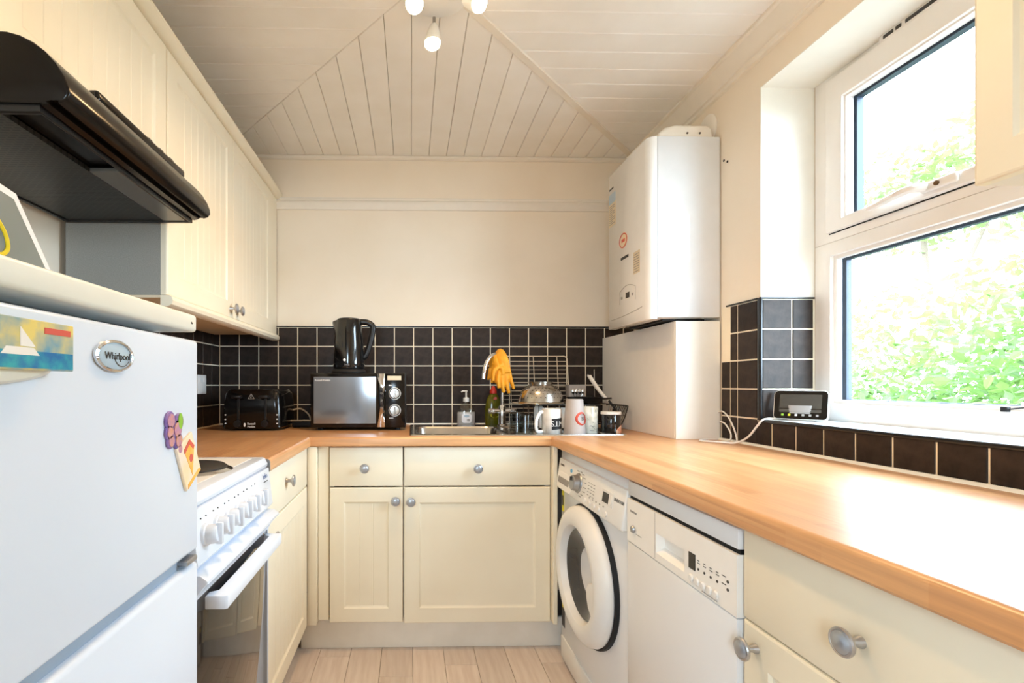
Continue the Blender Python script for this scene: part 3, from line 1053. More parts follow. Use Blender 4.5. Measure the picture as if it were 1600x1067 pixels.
# ------------------------------------------------------------------ fridge freezer
fr = thing('fridge_freezer', 'white two-door fridge freezer in the left foreground', 'fridge', (-.378, .340, 0), L90)
FW = .545
part('body', box(B(), .004, FW - .004, .062, .60, .03, 1.199, .004, 2), 'fridge_white', fr)
bm = B()
box(bm, 0, FW - .014, -.004, .60, 1.200, 1.230, .006, 3)
tpn = part('top_panel', bm, 'fridge_top', fr)
ud = part('upper_door', box(B(), 0, FW, 0, .056, .818, 1.187, .007, 3), 'fridge_white', fr)
ld = part('lower_door', box(B(), 0, FW, 0, .056, .07, .797, .007, 3), 'fridge_white', fr)
part('door_gasket', box(B(), .008, FW - .008, .056, .062, .075, 1.185), 'fridge_gap', fr)
part('door_gap_strip', box(B(), .004, FW - .004, .014, .056, .797, .818), 'fridge_gap', fr)
part('hinge', box(B(), FW - .05, FW - .012, -.004, .02, .803, .812, .002, 1), 'aluminium', fr)
part('kickplate', box(B(), .006, FW - .006, .03, .06, .012, .068), 'fridge_gap', fr)
bm = B()
lathe(bm, [(.0405, 0), (.0405, .004), (.037, .0055), (.034, .0045), (.034, .003)], (.2935, 0, 1.1455), (0, -1, 0), 40, sx=1.0, sy=.5)
bd = part('badge', bm, 'chrome', ud)
bm = B()
lathe(bm, [(.0345, .0032), (.02, .0046), (0, .005)], (.2935, 0, 1.1455), (0, -1, 0), 40, sx=1.0, sy=.5)
part('badge_face', bm, 'label_blue', bd)
lettering('Whirlpool', .0128, 'print_dark', bd, (.296, -.0052, 1.145))
bm = B()
tube(bm, [(.305 + .017 * math.cos(a), -.0052, 1.147 + .012 * math.sin(a) * 1.2) for a in [math.radians(200 + 12 * i) for i in range(12)]], .0005, 5)
part('badge_swirl', bm, 'print_dark', bd)
bm = B()
lathe(bm, [(.13, 0), (.127, .006), (.11, .013), (.07, .016), (0, .017)], (.052, 0, 1.126), (0, -1, 0), 44, sx=1.0, sy=.145)
part('door_handle', bm, 'fridge_top', ud)
lettering('A+', .006, 'print_dark', tpn, (FW - .035, -.0045, 1.214))
# things on the fridge
mg = thing('fridge_magnet', 'glossy landscape picture magnet, blue and yellow, on the fridge door', 'magnet', (-.3565, .405, 1.147), L90, 'magnets on the fridge')
part('plate', box(B(), 0, .124, 0, .004, -.024, .024, .001, 1), 'picture', mg)
part('water', box(B(), .002, .122, -.0004, 0, -.022, -.006), 'picture_teal', mg)
part('caption', box(B(), .082, .118, -.0006, 0, .012, .018), 'print_red', mg)
part('boat', prism(B(), [(.03, -.010), (.075, -.010), (.068, -.003), (.036, -.003)], XZ, -.0008, 0), 'print_white', mg)
part('sail', prism(B(), [(.052, -.002), (.052, .016), (.070, -.002)], XZ, -.0008, 0), 'print_white', mg)
mg = thing('fridge_magnet', 'small lumpy purple-edged cut-out magnet beside the square one', 'magnet', (-.378, .790, 1.035), L90, 'magnets on the fridge')
bl = [(-.014, .018, .015), (.016, .014, .014), (-.016, .0, .013), (.008, .002, .016), (-.012, -.014, .012), (.012, -.016, .014), (.016, -.03, .009)]
bm = B()
for a, b, r in bl: cyl(bm, (a, -.004, b), (a, 0, b), r, n=20, bev=.001)
part('backing', bm, 'magnet_purple', mg)
bm = B()
for a, b, r in bl[:1] + bl[2:]: cyl(bm, (a, -.0052, b), (a, -.0035, b), r * .72, n=18)
part('print', bm, 'magnet_tan', mg)
part('leaf_shape', prism(B(), ellipse(.017, .015, .007, .013), XZ, -.0053, -.0035), 'magnet_green', mg)
mg = thing('fridge_magnet', 'tilted square cream card magnet printed with an orange pizza slice', 'magnet', (-.378, .8395, .981), L90, 'magnets on the fridge')
q = [(.0083, .048), (-.0455, .0245), (-.009, -.050), (.0447, -.0225)]
part('card', prism(B(), q, XZ, -.005, 0, .0008, 1), 'card_cream', mg)
part('slice', prism(B(), [(-.022, .020), (-.002, .036), (.016, .024), (.010, -.026)], XZ, -.0056, -.004), 'card_orange', mg)
part('crust', prism(B(), [(-.022, .020), (-.002, .036), (.016, .024), (.012, .018), (-.003, .028), (-.019, .013)], XZ, -.0060, -.004), 'print_red', mg)
part('topping', prism(B(), ellipse(.004, .004, .006, .007, 16), XZ, -.0060, -.004), 'print_red', mg)
part('corner_print', prism(B(), [(-.006, -.047), (.0425, -.022), (.036, -.018), (-.006, -.039)], XZ, -.0056, -.004), 'card_orange', mg)
cd = thing('greeting_card', 'grey white-bordered card with a yellow curve standing on the fridge', 'card', (-.395, .30, 1.2305), L90)
tilt = lambda u, v, a: (u, a + v * .12, v)
part('sheet', prism(B(), [(0, 0), (.252, 0), (.213, .074), (.18, .079), (.15, .086), (.08, .098), (0, .10)], tilt, 0, .0015), 'paper_white', cd)
part('print', prism(B(), [(0.0, .001), (.243, .001), (.208, .067), (.18, .071), (.15, .078), (.08, .09), (0, .092)], tilt, -.0006, 0), 'paper_grey', cd)
bm = B()
tube(bm, smooth_pts([tilt(u, v, -.001) for u, v in ((.150, .060), (.168, .052), (.180, .042), (.190, .028), (.192, .014), (.186, .006), (.178, .003))], 5), .0022, 6)
part('curve', bm, 'ink_yellow', cd)

# ------------------------------------------------------------------ cooker
ck = thing('cooker', 'white electric cooker with glass oven door beside the fridge', 'cooker', (-.41, .920, 0), L90)
CW = .498
part('body', box(B(), 0, CW, .012, .575, .02, .878, .004, 2), 'cooker_enamel', ck)
bm = B()
prism(bm, [(.0, .876), (-.002, .884), (.006, .9), (.012, .902), (.575, .902), (.575, .876)], YZ, .0, CW, .006, 3)
hb = part('hob_top', bm, 'cooker_enamel', ck)
part('hob_well', box(B(), .03, CW - .03, .035, .54, .9015, .9025), 'warm_plastic', hb)
for (cx, cy, r) in ((.276, .128, .09), (.110, .130, .0725), (.370, .395, .0725), (.125, .395, .09)):
    hp = part('hot_plate', lathe(B(), [(0, .912), (.012, .912), (.014, .914), (r - .006, .915), (r, .911), (r, .904)], (cx, cy, 0), n=40), 'hotplate', hb)
    part('trim_ring', lathe(B(), [(r, .906), (r + .003, .908), (r + .010, .905), (r + .014, .9026)], (cx, cy, 0), n=40), 'chrome', hp)
bm = B()
prism(bm, [(.012, .874), (-.004, .872), (-.016, .772), (-.010, .764), (.012, .764)], YZ, .001, CW - .001, .003, 2)
cp = part('control_panel', bm, 'cooker_enamel', ck)
for k in range(6):
    kx = .050 + k * .0615 if k < 5 else .352
    kx = .045 + k * .0605
    bm = B()
    lathe(bm, [(.0, 0), (.022, 0), (.0215, .006), (.019, .008), (.0185, .024), (.016, .028), (0, .028)], (kx, -.010, .818), (0, -1, .1), 28)
    kb = part('control_knob', bm, 'cooker_enamel', cp)
    part('grip', box(B(), kx - .005, kx + .005, -.046, -.032, .800, .842, .003, 2), 'cooker_enamel', kb)
bm = B()
for k in range(6):
    for q in (-1, 1): cyl(bm, (.045 + k * .0605 + q * .012, -.0085, .852), (.045 + k * .0605 + q * .012, -.0045, .852), .0014, n=8)
part('dial_marks', bm, 'print_dark', cp)
lettering('beko', .020, 'print_navy', cp, (CW - .045, -.0062, .855), (math.radians(-6), 0, 0))
part('badge_line', box(B(), CW - .062, CW - .028, -.009, -.005, .840, .8415), 'print_dark', cp)
bm = B()    # oven door: white head rail with lip, white stiles, dark glass
prism(bm, [(.012, .756), (-.020, .754), (-.034, .744), (-.034, .738), (-.006, .712), (.0, .690), (.012, .690)], YZ, .001, CW - .001, .003, 2)
od = part('oven_door', bm, 'cooker_enamel', ck)
part('door_glass', box(B(), .004, CW - .004, -.002, .010, .130, .712, .003, 2), 'oven_glass', od)
part('door_edge', box(B(), CW - .010, CW - .002, -.0035, .010, .12, .712, .001, 1), 'cooker_enamel', od)
part('door_edge', box(B(), .002, .010, -.0035, .010, .12, .712, .001, 1), 'cooker_enamel', od)
bm = B()
hx0, hx1 = .066, .478
prism(bm, [(hx0, -.002), (hx0, -.040), (hx0 + .004, -.046), (hx1 - .004, -.046), (hx1, -.040), (hx1, -.002), (hx1 - .022, -.002), (hx1 - .026, -.022), (hx0 + .026, -.022), (hx0 + .022, -.002)], XY, .662, .690, .003, 2)
part('door_handle', bm, 'cooker_enamel', od)
part('plinth_drawer', box(B(), .002, CW - .002, .0, .014, .03, .115, .004, 2), 'cooker_enamel', ck)

# ------------------------------------------------------------------ washing machine
wm = thing('washing_machine', 'white front-loading washing machine under the worktop corner', 'washing machine', (.600, 1.992, 0), R90)
wm.scale = (1.06, 1, 1)
part('body', box(B(), 0, .598, .012, .575, .012, .846, .006, 2), 'white_metal', wm)
bm = B()
prism(bm, [(.014, .815), (.004, .812), (-.012, .704), (-.008, .696), (.014, .696)], YZ, .006, .592, .007, 3)
cp = part('control_panel', bm, 'warm_plastic', wm)
def onp(z): return .004 - (.812 - z) * .148     # panel slope
bm = B()
prism(bm, rrect(.020, .175, .703, .765, .01), lambda u, v, a: (u, onp(v) + a, v), -.002, .004)
dd = part('detergent_drawer', bm, 'warm_plastic', cp)
bm = B()
prism(bm, rrect(.030, .150, .722, .745, .006), lambda u, v, a: (u, onp(v) + a, v), -.0028, .0)
part('drawer_grip', bm, 'print_grey', dd)
bm = B()
lathe(bm, [(0, 0), (.036, 0), (.034, .004), (.029, .006), (.027, .022), (.024, .025), (0, .025)], (.235, onp(.757), .757), (0, -1, .12), 30)
dl = part('programme_dial', bm, 'aluminium', cp)  # grey finish stands in for the shade on the dial
part('dial_mark', box(B(), .234, .2365, onp(.757) - .030, onp(.757) - .02, .768, .782), 'print_dark', dl)
def face(bm, u0, u1, v0, v1, t=.0012): return prism(bm, [(u0, v0), (u1, v0), (u1, v1), (u0, v1)], lambda u, v, a: (u, onp(v) + a, v), -t, 0)
part('screen_surround', face(B(), .440, .520, .742, .785, .0015), 'white_plastic', cp)
part('display', face(B(), .448, .490, .748, .778, .0022), 'display_dark', cp)
part('start_button', prism(B(), ellipse(.506, .763, .010, .014, 20), lambda u, v, a: (u, onp(v) + a, v), -.004, 0), 'white_plastic', cp)
for k in range(5):
    ux = .315 + k * .037 + (.02 if k == 4 else 0)
    part('button', prism(B(), ellipse(ux, .716, .011, .008, 18), lambda u, v, a: (u, onp(v) + a, v), -.004, 0), 'white_plastic', cp)
bm = B()
for k in range(9):
    a = math.radians(-70 + k * 22)
    face(bm, .235 + .052 * math.cos(a) - .008 + .01 * (math.cos(a) > 0), .235 + .052 * math.cos(a) + .010 + .012 * (math.cos(a) > 0), .757 + .042 * math.sin(a) - .0011, .757 + .042 * math.sin(a) + .0011)
for i_ in range(3):
    for j_ in range(5):
        face(bm, .325 + i_ * .022, .337 + i_ * .022, .738 + j_ * .010, .7398 + j_ * .010)
for k in range(5): face(bm, .345 + k * .028, .351 + k * .028, .731, .735)
part('dial_print', bm, 'print_grey', cp)
lettering('ZANUSSI', .011, 'print_dark', cp, (.050, onp(.79) - .0006, .790), (math.radians(-8), 0, 0))
lettering('LINDO100', .014, 'print_dark', cp, (.555, onp(.772) - .0006, .772), (math.radians(-8), 0, 0))
part('badge', prism(B(), ellipse(.155, .786, .010, .007, 18), lambda u, v, a: (u, onp(v) + a, v), -.0015, 0), 'print_blue', cp)
DC = (.300, 0, .462)
bm = B()
lathe(bm, [(.206, -.010), (.222, -.004), (.226, .008), (.224, .022), (.212, .036), (.192, .045), (.172, .046), (.160, .040), (.150, .020), (.148, -.006)], DC, (0, -1, 0), 56)
wd = part('door_ring', bm, 'white_plastic', wm)
part('door_seal', lathe(B(), [(.232, -.012), (.232, .0), (.228, .004), (.222, .0), (.21, -.012)], DC, (0, -1, 0), 48), 'rubber', wm)
part('door_glass', lathe(B(), [(.150, .012), (.146, .018), (.130, .012), (.110, -.004), (.06, -.02), (0, -.024)], DC, (0, -1, 0), 48), 'wm_glass', wd)
bm = B()
prism(bm, [(.150, .03), (.128, .022), (.112, .0), (.114, -.03), (.126, -.055), (.152, -.075), (.185, -.075), (.196, 0), (.185, .04)], lambda u, v, a: (DC[0] + u, a, DC[2] + v), -.045, -.025, .006, 3)
part('door_handle', bm, 'white_plastic', wd)
part('hinge', box(B(), DC[0] - .238, DC[0] - .224, -.012, .012, DC[2] - .05, DC[2] + .05, .003, 2), 'white_plastic', wm)
part('kick_panel', box(B(), .010, .588, .006, .016, .014, .100, .003, 2), 'white_plastic', wm)
st = part('energy_sticker', box(B(), .012, .034, .0108, .012, .600, .686), 'print_yellow', wm)
part('sticker_print', box(B(), .015, .031, .0102, .0108, .624, .664), 'print_dark', st)
st = part('energy_sticker', box(B(), .010, .044, .0108, .012, .14, .25), 'print_dark', wm)
part('sticker_print', box(B(), .014, .040, .0102, .0108, .215, .24), 'print_yellow', st)

# ------------------------------------------------------------------ dishwasher
dw = thing('dishwasher', 'slim white dishwasher between washing machine and nearest cabinet', 'dishwasher', (.600, 1.347, 0), R90)
DWW = .458
part('body', box(B(), .002, DWW, .020, .57, .015, .848, .003, 2), 'white_metal', dw)
part('top_rail', box(B(), .002, DWW, -.002, .02, .806, .846, .004, 2), 'white_metal', dw)
part('shadow_gap', box(B(), .004, DWW - .002, .004, .02, .797, .806), 'dark_slot', dw)
bm = B()
hx0, hx1, hz0, hz1 = .160, .285, .700, .748
for b_ in ((.002, hx0, .682, .797), (hx1, DWW, .682, .797), (hx0, hx1, .682, hz0), (hx0, hx1, hz1, .797)):
    box(bm, b_[0], b_[1], -.004, .02, b_[2], b_[3])
cp = part('control_panel', bm, 'warm_plastic', dw)
bm = B()
box(bm, hx0, hx1, .018, .020, hz0, hz1)
prism(bm, [(-.0035, hz0), (.018, hz0 + .012), (.018, hz0)], YZ, hx0, hx1)
prism(bm, [(.004, hz1), (.018, hz1), (.018, hz1 - .012)], YZ, hx0, hx1)
part('handle_recess', bm, 'warm_plastic', cp)
part('panel_seam', box(B(), .1545, .1555, -.0045, -.003, .684, .796), 'print_grey', cp)
part('switch', cyl(B(), (.042, -.004, .722), (.042, -.012, .722), .010, .009, n=20, bev=.002), 'aluminium', cp)
part('display', box(B(), .303, .327, -.0052, -.004, .718, .752), 'display_dark', cp)
for k in range(5):
    part('button', cyl(B(), (.314 + k * .021, -.004, .699), (.314 + k * .021, -.009, .699), .009, .0085, n=18, bev=.002), 'white_plastic', cp)
bm = B()
for k in range(4):
    cyl(bm, (.338 + k * .021, -.0052, .726), (.338 + k * .021, -.004, .726), .0026, n=10)
    box(bm, .334 + k * .021, .343 + k * .021, -.0046, -.004, .738, .7395)
    box(bm, .334 + k * .021, .341 + k * .021, -.0046, -.004, .743, .7445)
for k in range(2):
    cyl(bm, (.433, -.0052, .738 - k * .015), (.433, -.004, .738 - k * .015), .003, n=10)
    box(bm, .415, .427, -.0046, -.004, .744 - k * .015, .7455 - k * .015)
part('indicator_lights', bm, 'print_dark', cp)
bm = B()
box(bm, .020, .058, -.0046, -.004, .764, .769)
box(bm, .055, .085, -.0046, -.004, .712, .7135)
box(bm, .350, .400, -.0046, -.004, .686, .6872)
part('panel_print', bm, 'print_grey', cp)
part('door', box(B(), .002, DWW, -.004, .02, .10, .6795, .004, 2), 'white_metal', dw)
part('kick_panel', box(B(), .004, DWW - .002, .03, .045, .0, .095), 'white_plastic', dw)

# ------------------------------------------------------------------ boiler, flue and pipe boxing
bo = thing('boiler', 'white wall-hung gas boiler in the corner above the boxing', 'boiler', (.925, 2.292, 0), R90)
BZ0, BZ1, BW = 1.364, 2.077, .392
part('casing', box(B(), .002, BW, .036, .283, BZ0 + .006, BZ1, .004, 2), 'boiler_white', bo)
bm = B()
pf = []
r = .032
for i in range(8):
    a = math.radians(90 * i / 7)
    pf.append((BW - r + r * math.sin(a), r - r * math.cos(a)))
pf += [(BW, .0345), (0, .0345)]
pf += [(0, .006), (.006, 0)]
prism(bm, pf, XY, BZ0, BZ1, .006, 2)
fp = part('front_cover', bm, 'boiler_white_lit', bo, smooth=50)
part('seam', box(B(), .003, BW - .001, .0345, .036, BZ0 + .002, BZ1 - .002), 'print_grey', bo)
part('underside_valves', box(B(), .04, BW - .05, .08, .25, BZ0 - .002, BZ0 + .006), 'black_matte', bo)
lb = part('label', box(B(), .012, .085, -.0006, .0, 1.835, 1.985), 'label_beige', fp)
part('label_head', box(B(), .012, .085, -.0009, -.0006, 1.94, 1.985), 'label_blue', lb)
bm = B()
for k in range(10): box(bm, .018, .076 - .02 * (k % 3 == 1), -.0009, -.0006, 1.845 + k * .009, 1.848 + k * .009)
part('label_print', bm, 'print_grey', lb)
part('logo', box(B(), .014, .06, -.0006, 0, 2.005, 2.012), 'print_dark', fp)
rs = part('round_sticker', prism(B(), ellipse(.165, 1.735, .040, .034), XZ, -.0006, 0), 'card_cream', fp)
bm = B()
tube(bm, [(u, -.0008, v) for u, v in ellipse(.165, 1.735, .036, .030, 28)], .0025, 6, closed=True)
part('sticker_ring', bm, 'print_red', rs)
part('sticker_print', box(B(), .148, .182, -.0009, -.0006, 1.728, 1.742), 'print_red', rs)
part('name_plate', box(B(), .14, .215, -.0006, 0, 1.652, 1.664), 'print_dark', fp)
lb = part('label', box(B(), .262, .320, -.0006, 0, 1.565, 1.655), 'label_beige', fp)
bm = B()
for k in range(8): box(bm, .268, .312, -.0009, -.0006, 1.572 + k * .010, 1.5745 + k * .010)
part('label_print', bm, 'print_grey', lb)
bm = B()
ar = [(.13 + .15 * t, 1.515 + .018 * math.sin(PI * t)) for t in [i / 10 for i in range(11)]]
tube(bm, [(.13, -.0003, 1.46)] + [(u, -.0003, v) for u, v in ar] + [(.28, -.0003, 1.46)], .0012, 6)
part('control_flap', bm, 'print_grey', fp)
part('control_display', box(B(), .19, .225, -.0008, 0, 1.478, 1.502), 'display_dark', fp)
for ux in (.15, .255): part('control_button', cyl(B(), (ux, -.002, 1.486), (ux, 0, 1.486), .006, n=14), 'print_grey', fp)
bm = B()
tube(bm, [(.03 + .31 * t, -.0003, 1.402 + .018 * t * t) for t in [i / 10 for i in range(11)]], .0012, 6)
part('cover_line', bm, 'print_grey', fp)
fu = thing('boiler_flue', 'white boxy flue elbow from the boiler top into the window wall', 'flue', (1.045, 1.968, BZ1 + .0005))
bm = B()
prism(bm, [(-.075, .0), (-.070, .020), (-.045, .042), (-.01, .052), (.12, .052), (.14, .040), (.145, 0)], XZ, -.055, .055, .012, 3)
part('elbow', bm, 'trim_paint', fu)
bm = B()
lathe(bm, [(0, 0), (.062, 0), (.062, .004), (.052, .010), (.0, .010)], (.1675, .02, .066), (-1, 0, 0), 32)
part('wall_flange', bm, 'trim_paint', fu)
for q in (.04, .09): part('screw', cyl(B(), (q, -.0575, .018), (q, -.0545, .018), .004, n=10), 'steel_dark', fu)
px_ = thing('pipe_boxing', 'tall plain white box covering pipes below the boiler', 'boxing', (1.032, 1.898, ZW + .0005))
part('side_panel', box(B(), 0, .012, .0125, .735, 0, .4615, .001, 1), 'warm_plastic', px_)
part('end_panel', box(B(), 0, .174, 0, .012, 0, .4615, .001, 1), 'white_and_lit_wall', px_)
part('top_panel', box(B(), .0125, .174, .0125, .735, .449, .4612), 'warm_plastic', px_)

# ------------------------------------------------------------------ toaster, microwave, kettle
to = thing('toaster', 'black four-slice toaster in the corner of the worktop', 'toaster', (-.735, 2.285, ZW))
TW = .27
bm = B()
def shell(levels, bm, k=5):
    """stack of rounded rectangles: (half width, front y, back y, z, corner radius)"""
    ls = []
    for hw, y0, y1, z, r in levels:
        ls.append([bm.verts.new((a, b, z)) for a, b in rrect(-hw, hw, y0, y1, r, k)])
    n = len(ls[0])
    for a, b in zip(ls, ls[1:]):
        for i in range(n): bm.faces.new((a[i], a[(i + 1) % n], b[(i + 1) % n], b[i]))
    bm.faces.new(ls[0][::-1])
    bm.faces.new(ls[-1])
    return bm
shell([(.130, .004, .280, .010, .025), (.137, 0, .285, .016, .03), (.136, .001, .284, .10, .03), (.130, .006, .278, .165, .03), (.122, .013, .270, .184, .028), (.110, .022, .262, .191, .024)], bm)
part('body', bm, 'black_gloss', to, smooth=40)
for s_ in (-1, 1):
    part('lever_slot', box(B(), s_ * .062 - .004, s_ * .062 + .004, -.0012, .01, .045, .155, .002, 1), 'dark_slot', to)
    part('slot_trim', box(B(), s_ * .062 + .0065, s_ * .062 + .008, -.0016, .01, .05, .15), 'steel_dark', to)
    part('lever', box(B(), s_ * .062 - .022, s_ * .062 + .022, -.028, .004, .150, .164, .005, 2), 'black_satin', to)
    part('browning_dial', lathe(B(), [(0, -.004), (.018, -.004), (.016, .012), (0, .013)], (s_ * .062, 0, .033), (0, -1, 0), 22), 'black_satin', to)
    bm = B()
    for q in range(3): cyl(bm, (s_ * .118 - .0, -.0022, .034 + q * .020), (s_ * .118, .004, .034 + q * .020), .0032, n=10)
    part('button_icons', bm, 'print_white', to)
for s_ in (-1, 1):
    for q in (0, 1):
        part('bread_slot', box(B(), s_ * .055 - .016, s_ * .055 + .016, .05, .235, .1895, .1918) if q == 0 else box(B(), s_ * .055 - .013, s_ * .055 + .013, .055, .230, .1912, .1924), 'steel_dark' if q == 0 else 'dark_slot', to)
bm = B()
tube(bm, [(-.014, -.0005, .148), (.014, -.0005, .148), (0, -.0005, .171)], .0009, 6, closed=True)
tube(bm, [(-.004, -.0005, .152), (.001, -.0005, .157), (-.002, -.0005, .161)], .0009, 6)
part('warning_triangle', bm, 'print_white', to)
part('logo_mark', prism(B(), ellipse(-.030, .028, .0045, .009, 16), XZ, -.0014, .002), 'print_white', to)
lettering('Russell\nHobbs', .0135, 'print_white', to, (.001, -.0012, .0265))
lead = smooth_pts([(-.60, 2.52, ZW + .085), (-.565, 2.55, ZW + .088), (-.530, 2.56, ZW + .06), (-.515, 2.55, ZW + .03), (-.51, 2.52, ZW + .012), (-.49, 2.50, ZW + .006)], 6)
single('power_lead', tube(B(), lead, .004, 8), 'wire_cream', 'pale curling mains lead between the toaster and the microwave', 'cable')
bm = B()
box(bm, -.59, -.49, 2.45, 2.50, ZW + .001, ZW + .030, .008, 2)
single('plug_adaptor', bm, 'black_matte', 'black plug adaptor lying between toaster and microwave', 'plug')
single('power_lead', tube(B(), [(-.60, 2.462, ZW + .034), (-.53, 2.462, ZW + .0345), (-.485, 2.462, ZW + .034)], .0035, 8), 'wire_cream', 'short pale lead lying on the black plug adaptor', 'cable')

mw = thing('microwave', 'black microwave with mirrored door on the worktop beside the sink', 'microwave', (-.467, 2.298, ZW))
MW, MH = .443, .256
part('body', box(B(), 0, MW, .014, .325, .012, MH + .012, .004, 2), 'black_satin', mw)
for fx in (.04, MW - .04):
    for fy in (.05, .28): part('foot', cyl(B(), (fx, fy, 0), (fx, fy, .014), .014, n=14), 'black_matte', mw)
bm = B()
box(bm, .002, .320, -.006, .014, .014, MH + .010, .004, 2)
dr = part('door', bm, 'black_gloss', mw)
part('door_window', box(B(), .016, .306, -.0072, -.004, .032, MH - .006, .002, 1), 'mirror_glass', dr)
lettering('Russell Hobbs', .0125, 'print_white', dr, (.058, -.0076, MH - .022))
bm = B()
n = 14
arc = [(.322 + .0, .016 + (MH - .008) * i / n) for i in range(n + 1)]
lf = [bm.verts.new((.3145 + .016 * math.sin(PI * i / n) * 1.0 - .004, -.006 - .012 * math.sin(PI * i / n), .016 + (MH - .008) * i / n)) for i in range(n + 1)]
rt = [bm.verts.new((.345, -.006 - .010 * math.sin(PI * i / n), .016 + (MH - .008) * i / n)) for i in range(n + 1)]
md_ = [bm.verts.new((.331 + .008 * math.sin(PI * i / n), -.010 - .016 * math.sin(PI * i / n), .016 + (MH - .008) * i / n)) for i in range(n + 1)]
bk = [bm.verts.new((.333, .012, .016 + (MH - .008) * i / n)) for i in range(n + 1)]
for i in range(n):
    for a, b in ((lf, md_), (md_, rt), (rt, bk), (bk, lf)):
        bm.faces.new((a[i], b[i], b[i + 1], a[i + 1]))
bm.faces.new((lf[0], bk[0], rt[0], md_[0])); bm.faces.new((lf[n], md_[n], rt[n], bk[n]))
part('door_handle', bm, 'chrome', dr, smooth=60)
cp = part('control_panel', box(B(), .347, MW - .002, -.006, .014, .014, MH + .010, .004, 2), 'black_gloss', mw)
part('rating_label', box(B(), .358, .422, -.0068, -.005, MH - .022, MH - .002), 'label_beige', cp)
for kz in (.172, .094):
    kb = part('dial', lathe(B(), [(0, 0), (.0245, 0), (.0235, .012), (.021, .015), (0, .016)], (.392, -.006, kz), (0, -1, 0), 28), 'steel', cp)
    part('dial_ring', lathe(B(), [(.0255, .0), (.027, .001), (.0285, 0)], (.392, -.006, kz), (0, -1, 0), 28), 'print_white', cp)
    part('dial_grip', box(B(), .389, .395, -.0285, -.021, kz - .018, kz + .018, .002, 1), 'chrome', kb)
part('panel_print', box(B(), .364, .378, -.0068, -.005, .208, .213), 'print_white', cp)
part('panel_print', box(B(), .366, .386, -.0068, -.005, .057, .0595), 'print_white', cp)

kt = thing('kettle', 'glossy black jug kettle standing on the microwave', 'kettle', (-.303, 2.42, ZW + MH + .0125))
part('power_base', lathe(B(), [(0, 0), (.082, 0), (.084, .006), (.080, .016), (.074, .020), (0, .020)], n=40), 'black_matte', kt)
bm = B()
lathe(bm, [(0, .021), (.074, .021), (.077, .028), (.0755, .06), (.071, .14), (.065, .21), (.062, .250), (.060, .258), (0, .258)], n=48)
for v in bm.verts:      # pull the lip out into a spout on the left
    if v.co.z > .19 and v.co.x < -.03:
        t = min(1, (v.co.z - .19) / .06) * max(0, (-v.co.x - .03) / .035) ** 1.5 * max(0, 1 - abs(v.co.y) / .03)
        v.co.x -= .022 * t
        v.co.z -= .003 * t
part('jug', bm, 'kettle_black', kt, smooth=40)
part('lid', lathe(B(), [(.058, .2575), (.056, .264), (.05, .267), (0, .268)], n=40), 'black_satin', kt)
bm = B()
hpts = smooth_pts([(.052, 0, .252), (.085, 0, .250), (.112, 0, .236), (.117, 0, .212), (.108, 0, .165), (.094, 0, .115), (.080, 0, .085), (.066, 0, .075)], 5)
tube(bm, hpts, .0115, 12, flat=1.25)
part('handle', bm, 'black_satin', kt)
part('power_button', lathe(B(), [(0, 0), (.007, 0), (.006, .003), (0, .0035)], (-.012, -.0735, .062), (0, -1, .05), 18), 'print_white', kt)
lettering('bella', .013, 'print_grey', kt, (0, 0, .040), bend=.0775)

# ------------------------------------------------------------------ bottles by the tap
sd = thing('soap_dispenser', 'clear pump bottle of white hand soap behind the sink', 'soap bottle', (.293, 2.608, ZW))
bm = B()
prof = [(0, 0), (.045, 0), (.049, .004), (.049, .055), (.047, .078)]
part('soap', lathe(B(), [(0, .002), (.045, .002), (.0475, .006), (.0475, .060), (.046, .068), (0, .068)], n=32, sy=.5), 'soap_white', sd)
part('bottle', lathe(B(), prof + [(.036, .100), (.020, .112), (.014, .117), (.014, .122), (0, .122)], n=32, sy=.52), 'clear_plastic', sd)
bm = B()
lathe(bm, [(0, .122), (.016, .122), (.016, .142), (.013, .145), (.005, .146), (.005, .172), (.007, .174), (.007, .182), (0, .183)], n=24)
box(bm, -.022, .006, -.006, .006, .174, .183, .003, 2)
tube(bm, [(-.018, 0, .178), (-.026, -.002, .174)], .004, 8)
part('pump', bm, 'white_plastic', sd)
part('label', prism(B(), rrect(-.026, .026, .012, .060, .012), XZ, -.0262, -.025), 'paper_white', sd)
bm = B()
for k in range(5): box(bm, .002 + k * .003, .0035 + k * .003, -.0266, -.0255, .020, .034)
part('barcode', bm, 'print_dark', sd)
part('label_print', prism(B(), ellipse(.0, .048, .014, .007, 18), XZ, -.0266, -.0255), 'label_blue', sd)

ds = thing('dish_soap_bottle', 'green washing-up liquid bottle with red cap behind the tap', 'soap bottle', (.437, 2.606, ZW))
part('bottle', lathe(B(), [(0, 0), (.040, 0), (.044, .006), (.045, .05), (.044, .09), (.038, .128), (.030, .148), (.022, .160), (.016, .166), (0, .166)], n=32, sy=.62), 'soap_green', ds)
part('cap', lathe(B(), [(0, .166), (.019, .166), (.018, .184), (.012, .190), (.008, .205), (0, .206)], n=24), 'cap_red', ds)
part('label', prism(B(), rrect(-.020, .030, .042, .088, .012), lambda u, v, a: (u, a + .012 * (u / .045) ** 2, v), -.0288, -.0268), 'print_yellow', ds)
part('label_print', prism(B(), ellipse(.008, .070, .012, .008, 18), XZ, -.0298, -.0285), 'magnet_green', ds)
part('label_flash', prism(B(), [(.004, .082), (.024, .090), (.028, .080), (.014, .078)], XZ, -.0292, -.0265), 'print_red', ds)
part('label_top', prism(B(), [(-.004, .132), (.016, .136), (.014, .148), (.0, .146)], XZ, -.0235, -.016), 'print_red', ds)

